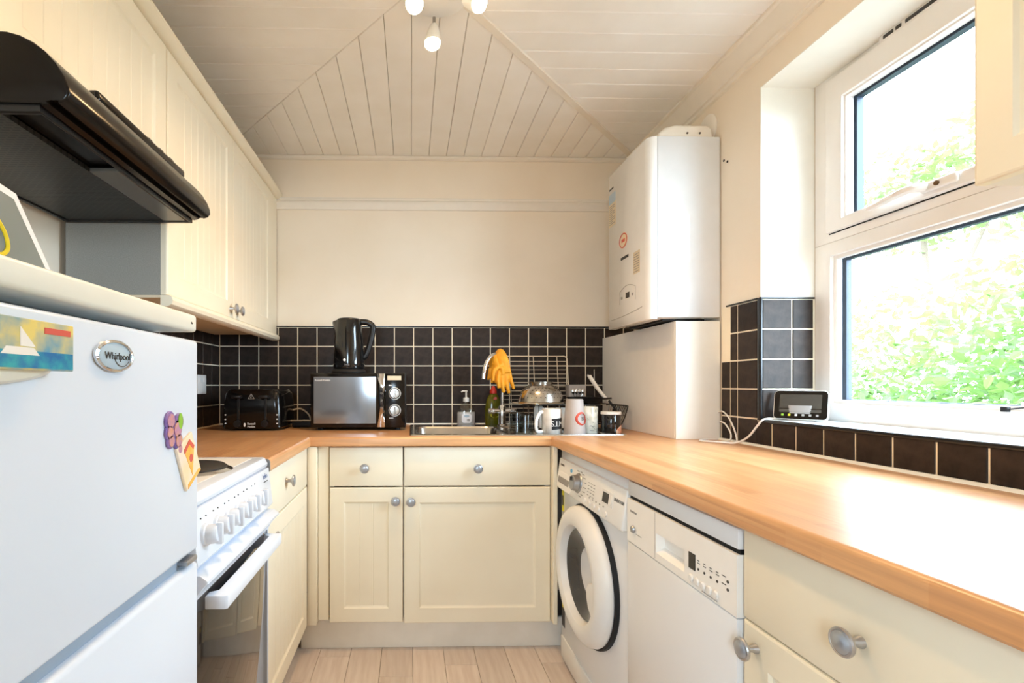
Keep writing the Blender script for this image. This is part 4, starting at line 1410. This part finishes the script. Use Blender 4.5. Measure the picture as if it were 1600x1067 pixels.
# ------------------------------------------------------------------ dishes on the drainer
ZD = ZW - .0005
rk = thing('cooling_rack', 'pale wire cooling rack leaning on the tiles behind the colander', 'rack', (.653, 2.555, ZD + .0025))
def RK(u, v): return (u, .062 * v / .36, v)
bm = B()
tube(bm, [RK(u, v) for u, v in rrect(-.180, .180, .004, .362, .015, 5)], .0032, 8, closed=True)
part('rim_wire', bm, 'wire_cream', rk)
wire_m = mesh_of('wire', tube(B(), [(-.178, 0, 0), (.178, 0, 0)], .0017, 6), 'wire_cream')
for k in range(15):
    v = .020 + k * .0225
    u_, y_, z_ = RK(0, v)
    link('wire', wire_m, rk, (0, y_, z_))
for u in (-.126, 0, .126):
    part('cross_wire', tube(B(), [RK(u, .006), RK(u, .36)], .0020, 6), 'wire_cream', rk)

dk = thing('dish_drainer', 'black wire dish drainer rack standing behind the mugs', 'dish rack', (.735, 2.36, ZD + .0025))
bm = B()
for z in (.003, .118):
    tube(bm, [(a, b, z) for a, b in rrect(-.190, .150, -.10, .100, .03, 5)], .0032, 8, closed=True)
part('rim_wires', bm, 'black_satin', dk)
bm = B()
for k in range(13):
    u = -.17 + k * .025
    tube(bm, smooth_pts([(u, -.10, .118), (u, -.10, .02), (u, -.085, .004), (u, .085, .004), (u, .10, .02), (u, .10, .118)], 3), .0018, 6)
part('basket_wires', bm, 'black_satin', dk)
cb = thing('cutlery_basket', 'black wire basket tilted outward at the right end of the dish drainer', 'basket', (.905, 2.34, ZD + .012))
bm = B()
tube(bm, [(0, -.075, .108), (.012, -.08, .112), (.095, -.08, .104), (.104, -.07, .102), (.104, .07, .102), (.095, .08, .104), (0, .08, .112)], .003, 8)
tube(bm, [(.0, -.075, .01), (.068, -.075, .01), (.068, .075, .01), (0, .075, .01)], .003, 8)
tube(bm, [(.104, -.07, .102), (.088, -.075, .055), (.068, -.075, .01)], .0028, 8)
tube(bm, [(.104, .07, .102), (.088, .075, .055), (.068, .075, .01)], .0028, 8)
part('basket_frame', bm, 'black_satin', cb)
bm = B()
for k in range(9):
    u = .012 + k * .010
    tube(bm, [(u, -.079, .108 - k * .0006), (u * .78, -.076, .062)], .0014, 5)
for k in range(8):
    b = -.06 + k * .017
    tube(bm, [(.103, b, .102), (.068, b, .01)], .0014, 5)
tube(bm, [(0, -.0765, .062), (.086, -.076, .060)], .0016, 6)
part('basket_wires', bm, 'black_satin', cb)

co = thing('colander', 'upturned stainless steel colander on top of the dish drainer', 'colander', (.632, 2.385, ZD + .123))
bm = B()
lathe(bm, [(.118, .0), (.124, .001), (.122, .005), (.109, .009), (.106, .020), (.100, .044), (.088, .066), (.070, .082), (.053, .090), (.050, .094), (.060, .104), (.0575, .1045), (.047, .094), (.046, .091), (0, .091)], n=56)
part('bowl', bm, 'steel', co, smooth=50)
hole_m = mesh_of('hole', lathe(B(), [(0, 0), (.0024, 0), (.0022, .0006), (0, .0006)], n=8), 'dark_slot')
def on_bowl(t):           # radius and height along the side wall
    pts_ = [(.106, .020), (.100, .044), (.088, .066), (.070, .082)]
    s = t * 3
    i_ = min(2, int(s)); f_ = s - i_
    return (pts_[i_][0] + (pts_[i_ + 1][0] - pts_[i_][0]) * f_, pts_[i_][1] + (pts_[i_ + 1][1] - pts_[i_][1]) * f_, pts_[i_ + 1][0] - pts_[i_][0], pts_[i_ + 1][1] - pts_[i_][1])
for t in (.15, .4, .62, .85):
    for k in range(30):
        if (k % 6) == 5: continue
        a = 2 * PI * (k + t * 2) / 30
        r_, z_, dr_, dz_ = on_bowl(t)
        nv = Vector((dz_ * math.cos(a), dz_ * math.sin(a), -dr_)).normalized()
        o = link('hole', hole_m, co, (r_ * math.cos(a), r_ * math.sin(a), z_))
        o.rotation_euler = nv.to_track_quat('Z', 'Y').to_euler()
for s_ in (-1, 1):
    bm = B()
    tube(bm, smooth_pts([(s_ * .118, -.03, .003), (s_ * .14, -.022, .004), (s_ * .146, 0, .004), (s_ * .14, .022, .004), (s_ * .118, .03, .003)], 5), .003, 8)
    part('handle', bm, 'steel', co)

def lid_pan():
    p = thing('frying_pan', 'small black frying pan resting on the right of the dish drainer', 'pan', (.842, 2.37, ZD + .130))
    part('pan_body', lathe(B(), [(0, .0), (.060, .0), (.066, .003), (.086, .022), (.088, .024), (.083, .023), (.064, .006), (0, .005)], n=40), 'black_matte', p)
    bm = B()
    tube(bm, [(.06, -.05, .016), (.10, -.075, .020)], [.007, .008], 10, flat=.6)
    part('pan_handle', bm, 'black_matte', p)
lid_pan()
def rot_thing(o, rx, ry, rz):
    o.rotation_euler = (rx, ry, rz)
    return o
# white crockery in the drainer
p = thing('plate', 'white plate standing on edge at the left of the dish drainer', 'plate', (.600, 2.31, ZD + .063), 0, 'white crockery in the drainer')
part('dish', lathe(B(), [(0, .0), (.028, 0), (.036, .005), (.056, .010), (.0565, .012), (.036, .008), (.027, .004), (0, .004)], n=40), 'ceramic', p)
rot_thing(p, math.radians(78), math.radians(14), math.radians(40))
p = thing('bowl', 'white bowl upturned among the mugs in the dish drainer', 'bowl', (.728, 2.365, ZD + .010), 0, 'white crockery in the drainer')
part('dish', lathe(B(), [(.075, 0), (.0755, .003), (.070, .03), (.055, .065), (.036, .085), (.034, .092), (.031, .092), (.031, .088), (0, .088)], n=40), 'ceramic', p)

def tumbler(label, loc, h_, r0, r1, m='tumbler_glass', group='drinking glasses on the drainer'):
    t = thing('tumbler', label, 'glass', loc, 0, group)
    part('glass_body', lathe(B(), [(r0, 0), (r1, h_ - .004), (r1 - .004, h_), (0, h_), (0, h_ - .009), (r1 - .004, h_ - .010), (r0 - .0022, 0)], n=32, closed=False), m, t)
    return t
tumbler('clear glass tumbler upside down, in front beside the marbled mug', (.506, 2.165, ZD - .0025), .086, .034, .028)
tumbler('clear glass tumbler upside down, behind the front one near the tap', (.489, 2.255, ZD - .0025), .092, .036, .030)
def mug(label, loc, h_, r, m, hside, group='mugs on the drainer', slant=0.0):
    t = thing('mug', label, 'mug', loc, 0, group)
    part('cup', lathe(B(), [(0, 0), (r * .94, 0), (r, .004), (r, h_ - .004), (r - .002, h_), (r - .004, h_ - .003), (r - .0045, .008), (0, .008)], n=40), m, t)
    bm = B()
    tube(bm, smooth_pts([(hside * (r - .003), -.01, h_ * .86), (hside * (r + .012), -.016, h_ * .84), (hside * (r + .030), -.024, h_ * .58), (hside * (r + .033), -.026, h_ * .30), (hside * (r + .026), -.022, h_ * .12), (hside * (r + .006), -.012, h_ * .10), (hside * (r - .003), -.008, h_ * .12)], 4), .0058, 10, flat=1.3)
    part('handle', bm, 'ceramic', t)
    return t
t = mug('white marbled mug with black lettering block, handle to the left', (.618, 2.150, ZD - .0025), .112, .043, 'ceramic_marble', -1)
bm = B()
for i in range(10):
    a0, a1 = [(-.012 + .052 * q / 10) / .043 for q in (i, i + 1)]
    vs = [bm.verts.new((.0435 * math.sin(a), -.0435 * math.cos(a), z + .004 * math.sin(a))) for a, z in ((a0, .022), (a1, .022), (a1, .070), (a0, .070))]
    bm.faces.new(vs)
blk = part('lettering_block', bm, 'black_matte', t)
lettering('S.I.M', .032, 'print_white', blk, (0, 0, .046), (0, 0, .34), bend=.0438)
t = mug('white mug printed with a line-drawn map, beside the dark jar', (.797, 2.195, ZD - .0025), .118, .040, 'ceramic_map', -1)
bm = B()
random.seed(3)
for k in range(14):
    a0 = random.uniform(-.8, 1.2); z0 = random.uniform(.012, .105)
    a1 = a0 + random.uniform(-.6, .6); z1 = min(.112, max(.006, z0 + random.uniform(-.03, .03)))
    tube(bm, [(.0403 * math.sin(a0 + (a1 - a0) * q / 4), -.0403 * math.cos(a0 + (a1 - a0) * q / 4), z0 + (z1 - z0) * q / 4) for q in range(5)], .0006, 5)
part('map_lines', bm, 'print_dark', t)
t = thing('beaker', 'frosted tapered beaker with a red round logo, upside down between the mugs', 'beaker', (.706, 2.112, ZD - .0025))
part('cup', lathe(B(), [(.047, 0), (.036, .150), (.034, .154), (0, .154), (0, .150), (.033, .149), (.045, 0)], n=36), 'frosted', t)
bm = B()
rr = lambda z: .047 - .011 * z / .15 + .0006
tube(bm, [(rr(.072 + .026 * math.sin(q)) * math.sin(.45 + .026 / .042 * math.cos(q)), -rr(.072 + .026 * math.sin(q)) * math.cos(.45 + .026 / .042 * math.cos(q)), .072 + .026 * math.sin(q)) for q in [2 * PI * i / 28 for i in range(28)]], .0075, 8, closed=True, flat=.25)
lg = part('logo_ring', bm, 'print_red', t)
lettering('SI', .022, 'print_dark', lg, (0, 0, .072), (0, 0, .56), bend=.0434)
t = thing('jar', 'dark glass jar with white lid and orange label at the right end', 'jar', (.884, 2.160, ZD - .0025))
part('jar_body', lathe(B(), [(0, .002), (.040, .002), (.0425, .006), (.0425, .082), (.040, .086), (0, .086)], n=36), 'kettle_black', t)
part('lid', lathe(B(), [(0, .086), (.0435, .086), (.0435, .096), (.041, .098), (0, .098)], n=36), 'ceramic', t)
part('rim', lathe(B(), [(0, 0), (.043, 0), (.043, .004), (.040, .004), (0, .004)], n=36), 'ceramic', t)
bm = B()
ang = [.15 + .85 * i / 8 for i in range(9)]
lo = [bm.verts.new((.0429 * math.sin(a), -.0429 * math.cos(a), .006)) for a in ang]
hi = [bm.verts.new((.0429 * math.sin(a), -.0429 * math.cos(a), .018 + .026 * (i / 8) ** .7)) for i, a in enumerate(ang)]
for i in range(8): bm.faces.new((lo[i], lo[i + 1], hi[i + 1], hi[i]))
part('label', bm, 'orange_print', t)
# utensil cup, brush and knife
t = thing('utensil_tub', 'small clear square tub of cutlery against the tiles', 'tub', (.842, 2.505, ZD + .125))
bm = B()
shell([(.040, -.030, .030, 0, .008), (.044, -.034, .034, .088, .008)], bm, 3)
part('tub', bm, 'frosted', t)
for k in range(4):
    bm = B()
    x_ = -.022 + k * .015
    tube(bm, [(x_ * .6, -.036, .010), (x_, -.038, .045)], [.0025, .0028], 8)
    lathe(bm, [(0, -.016), (.006, -.012), (.009, 0), (.006, .012), (0, .016)], (x_ * 1.1, -.039, .055), (0, 0, 1), 14, sy=.35)
    part('spoon', bm, 'chrome', t)
st = thing('utensil_stand', 'slim black shelf rail carrying the tub behind the frying pan', 'shelf', (.842, 2.505, ZD + .003))
bm = B()
box(bm, -.06, .06, -.035, .045, .112, .1215, .003, 1)
for sx_ in (-.054, .054):
    for sy_ in (-.03, .04): box(bm, sx_ - .003, sx_ + .003, sy_ - .003, sy_ + .003, 0, .113)
part('stand', bm, 'black_matte', st)
t = thing('dish_brush', 'white-handled dish brush leaning out of the drainer to the left', 'brush', (.962, 2.318, ZD + .14))
bm = B()
tube(bm, smooth_pts([(-.110, .02, .118), (-.106, .02, .110), (-.070, .016, .055), (-.038, .01, .012), (-.022, .008, .0)], 4), [.006] + [.0095] * 8 + [.0085] * 7 + [.006], 12)
part('handle', bm, 'ceramic', t)
part('neck', tube(B(), [(-.022, .008, 0), (.0, .0, -.032), (.012, -.004, -.055)], [.0055, .005, .005], 8), 'black_matte', t)
bm = B()
lathe(bm, [(0, 0), (.016, .002), (.018, .012), (.012, .02), (0, .022)], (.012, -.004, -.076), n=16)
part('head', bm, 'black_matte', t)
single('skewer', tube(B(), [(.978, 2.60, ZD + .01), (.982, 2.622, ZD + .295)], .0018, 6), 'chrome', 'thin metal skewer upright against the tiles by the boxing', 'skewer')

# ------------------------------------------------------------------ socket, smart display, cables
so = thing('wall_socket', 'white double socket on the left tiled wall behind the fridge', 'socket', (XL + .001, 2.355, 1.062), L90)
part('plate', box(B(), 0, .095, -.008, 0, 0, .092, .003, 2), 'white_plastic', so)
for k in (0, 1): part('switch', box(B(), .015 + k * .045, .03 + k * .045, -.011, -.008, .058, .078, .001, 1), 'white_plastic', so)
sd_ = thing('smart_display', 'small white smart display with dark screen on the window sill', 'display', (1.285, 1.600, .9892), math.radians(-50))
M_ = Matrix.Rotation(math.radians(-14), 4, 'X')
part('stand', move(shell([(.040, -.012, .045, 0, .012), (.036, -.006, .035, .05, .012)], B()), Matrix.Identity(4)), 'print_grey', sd_)
def tilted(bm): return move(bm, Matrix.Translation((0, -.012, .004)) @ M_)
part('rear_shell', tilted(prism(B(), rrect(-.073, .073, 0, .098, .012), XZ, 0, .016, .003, 2)), 'white_plastic', sd_)
sc_ = part('bezel', tilted(prism(B(), rrect(-.071, .071, .002, .096, .010), XZ, -.002, 0, .0008, 1)), 'black_gloss', sd_)
part('screen', tilted(box(B(), -.056, .056, -.0026, -.002, .024, .084)), 'screen', sc_)
part('screen_bar', tilted(box(B(), -.056, .056, -.0030, -.0024, .034, .0365)), 'black_gloss', sc_)
for k, m_ in enumerate(('magnet_green', 'print_yellow', 'print_white', 'print_grey', 'print_grey', 'print_grey')):
    part('icon', tilted(box(B(), -.050 + k * .0185, -.043 + k * .0185, -.0030, -.002, .011, .018, .001, 1)), m_, sc_)
cbl = smooth_pts([(1.262, 1.640, .993), (1.235, 1.652, .9925), (1.205, 1.660, .988), (1.192, 1.672, .965), (1.180, 1.70, .925), (1.160, 1.735, .900), (1.130, 1.755, .899), (1.10, 1.79, .8985), (1.08, 1.82, .8985), (1.12, 1.86, .8985), (1.175, 1.865, .8985)], 6)
single('power_lead', tube(B(), cbl, .0035, 8), 'cable_white', 'white lead running from the smart display down to the worktop', 'cable')
cbl = smooth_pts([(1.165, 1.755, .8985), (1.190, 1.775, .905), (1.196, 1.80, .945), (1.198, 1.835, .985), (1.199, 1.872, 1.005), (1.2, 1.9, 1.0)], 6)
bm = tube(B(), cbl, .0028, 8)
single('power_lead', bm, 'cable_white', 'thin white lead looping high beside the boxing', 'cable')
cbl = smooth_pts([(1.145, 1.79, .898), (1.180, 1.80, .901), (1.194, 1.815, .925), (1.196, 1.85, .958), (1.198, 1.885, .965)], 6)
single('power_lead', tube(B(), cbl, .0028, 8), 'cable_white', 'thin white lead looping low beside the boxing', 'cable')
cl = thing('cable_clip', 'small black clip with a thin cable at the foot of the window', 'clip', (1.394, 1.125, 1.049))
part('clip', box(B(), -.006, .004, -.006, .008, -.004, .008, .001, 1), 'black_matte', cl)
part('cable', tube(B(), smooth_pts([(0, -.006, .002), (-.001, -.04, .008), (-.001, -.08, .012), (-.001, -.13, .008)], 4), .0018, 6), 'black_matte', cl)
for k, (yy, zz) in enumerate(((1.883, 1.975), (1.862, 1.962))):
    single('screw_hole', lathe(B(), [(0, .0), (.004, 0), (.005, .0012), (.003, .0016), (0, .0008)], d=(-1, 0, 0), n=12), 'dark_slot', ('upper' if k == 0 else 'lower') + ' of two dark screw holes in the wall beside the boiler', 'hole', (XRp - .0005, yy, zz), 0, 'screw holes by the boiler')

# ------------------------------------------------------------------ ceiling spotlights
LX, LY = .082, 1.515
cl = thing('ceiling_spotlight', 'white round ceiling fitting with lit spotlights', 'ceiling light', (LX, LY, ZC - .001))
part('ceiling_plate', lathe(B(), [(0, 0), (.105, 0), (.105, -.010), (.100, -.018), (.06, -.024), (0, -.025)], n=48), 'white_plastic', cl)
def spot(px, py, aim, arm=.028, k=1.0):
    a = Vector((px, py, -.018))
    j = a + Vector((0, 0, -arm))
    aim = Vector(aim).normalized()
    ar = part('arm', tube(B(), [a, j], .0055, 10), 'steel', cl)
    bm = B()
    lathe(bm, [(0, -.004), (.010, -.002), (.016, .008), (.022, .030), (.0255, .052), (.0265, .060), (.024, .060), (.021, .045), (0, .030)], j, aim, 28)
    hd = part('spot_head', bm, 'white_plastic', cl)
    bm = B()
    lathe(bm, [(.0225, .056), (.0245, .064), (.0245, .072), (.020, .077), (0, .079)], j, aim, 28)
    part('bulb', bm, 'bulb', hd)
    ld_ = bpy.data.lights.new('spot_lamp', 'SPOT')
    ld_.energy = SPOT_W * k
    ld_.color = (1.0, 0.64, 0.31)
    ld_.spot_size = math.radians(150)
    ld_.spot_blend = 0.8
    ld_.shadow_soft_size = .024
    lo_ = bpy.data.objects.new('spot_lamp', ld_)
    COL.objects.link(lo_)
    lo_.parent = cl
    lo_.location = j + aim * .086
    lo_.rotation_euler = aim.to_track_quat('-Z', 'Y').to_euler()
spot(-.006, .098, (-.08, -.10, -1), .026, 1.1)
spot(-.085, -.01, (.25, -.85, -.75), .035, .15)
spot(.082, -.015, (.60, -.55, -.55), .030, .15)
spot(.0, -.095, (-.10, -.9, -.45), .03, .3)

for o_ in list(COL.objects):     # fine print and thin wires stay joined
    if o_.parent and o_.name.split('.')[0] in ('dial_print', 'dial_marks', 'indicator_lights', 'button_icons', 'label_print', 'map_lines', 'panel_print', 'barcode', 'basket_wires', 'rim_wires', 'drainer_ribs', 'vent_slot', 'handle_recess'):
        o_['kind'] = 'stuff'

# ------------------------------------------------------------------ garden outside the window
struct('ground', box(B(), -20, 30, -20, 30, -1.3, -1.2), 'neutral_ground')
def leaf_cloud(n, blobs, size, seed):
    rnd = random.Random(seed)
    vs, fs = [], []
    tot = sum(b[3] * b[4] * b[5] for b in blobs)
    for (cx, cy, cz, rx, ry, rz) in blobs:
        for _ in range(int(n * rx * ry * rz / tot)):
            u = Vector((rnd.gauss(0, 1), rnd.gauss(0, 1), rnd.gauss(0, 1))).normalized() * (rnd.random() ** .45)
            p = Vector((cx + u.x * rx, cy + u.y * ry, cz + u.z * rz))
            d = Vector((rnd.uniform(-1, 1), rnd.uniform(-1, 1), rnd.uniform(-.9, .2))).normalized()
            s = Vector((rnd.uniform(-1, 1), rnd.uniform(-1, 1), rnd.uniform(-.4, .4)))
            s = (s - d * s.dot(d)).normalized()
            nn = d.cross(s)
            l = size * rnd.uniform(.6, 1.3)
            w = l * .27
            k = len(vs)
            vs += [p, p + d * l * .35 + s * w + nn * w * .3, p + d * l * .35 - s * w + nn * w * .3, p + d * l * .72 + s * w * .72 + nn * w * .15, p + d * l * .72 - s * w * .72 + nn * w * .15, p + d * l, p + d * l * .5]
            fs += [(k, k + 1, k + 6), (k, k + 6, k + 2), (k + 1, k + 3, k + 6), (k + 6, k + 4, k + 2), (k + 3, k + 5, k + 6), (k + 6, k + 5, k + 4)]
    me = bpy.data.meshes.new('foliage')
    me.from_pydata([tuple(v) for v in vs], [], fs)
    me.materials.append(MATS['leaf'])
    return me
def tree(label, base, blobs, n, size, seed, limbs):
    t = thing('tree', label, 'tree', base, 0, 'trees outside the window')
    f_ = link('foliage', leaf_cloud(n, blobs, size, seed), t)
    f_['kind'] = 'stuff'
    for pts, r0, r1 in limbs:
        sp = smooth_pts(pts, 5)
        part('branch', tube(B(), sp, [r0 + (r1 - r0) * i / (len(sp) - 1) for i in range(len(sp))], 8), 'bark', t)
tree('leafy bright green tree close outside the window', (4.4, 3.5, -1.2),
     [(0, 0, 2.3, 1.3, 1.5, .95), (-.2, -1.0, 2.75, 1.0, 1.0, 1.0), (.1, 1.2, 1.9, 1.1, 1.2, .9), (0, .3, 1.2, 1.2, 1.8, .8), (.3, -1.6, 2.0, 1.0, 1.2, 1.2)], 20000, .078, 5,
     [([(0, 0, 0), (.05, -.1, .9), (-.1, -.2, 1.9), (-.2, -.5, 2.8)], .09, .03), ([(-.05, -.15, 1.5), (-.3, .3, 2.0), (-.5, .9, 2.2)], .04, .012), ([(-.1, -.2, 1.8), (-.4, -.7, 2.5), (-.7, -1.0, 2.75)], .04, .012), ([(0, -.1, 1.2), (-.4, -.3, 1.8), (-.8, .1, 2.05)], .03, .01)])
tree('paler tall tree farther off behind the bright green one', (9.8, 9.5, -1.2),
     [(0, 0, 5.9, 1.4, 1.3, 1.1), (.3, -1.5, 6.1, 1.4, 1.3, 1.2)], 2600, .17, 9,
     [([(0, -.4, 0), (.1, -.4, 2.5), (0, -.2, 5.9)], .10, .04), ([(.05, -.4, 3.2), (.2, -1.0, 4.8), (.3, -1.5, 6.1)], .05, .02)])
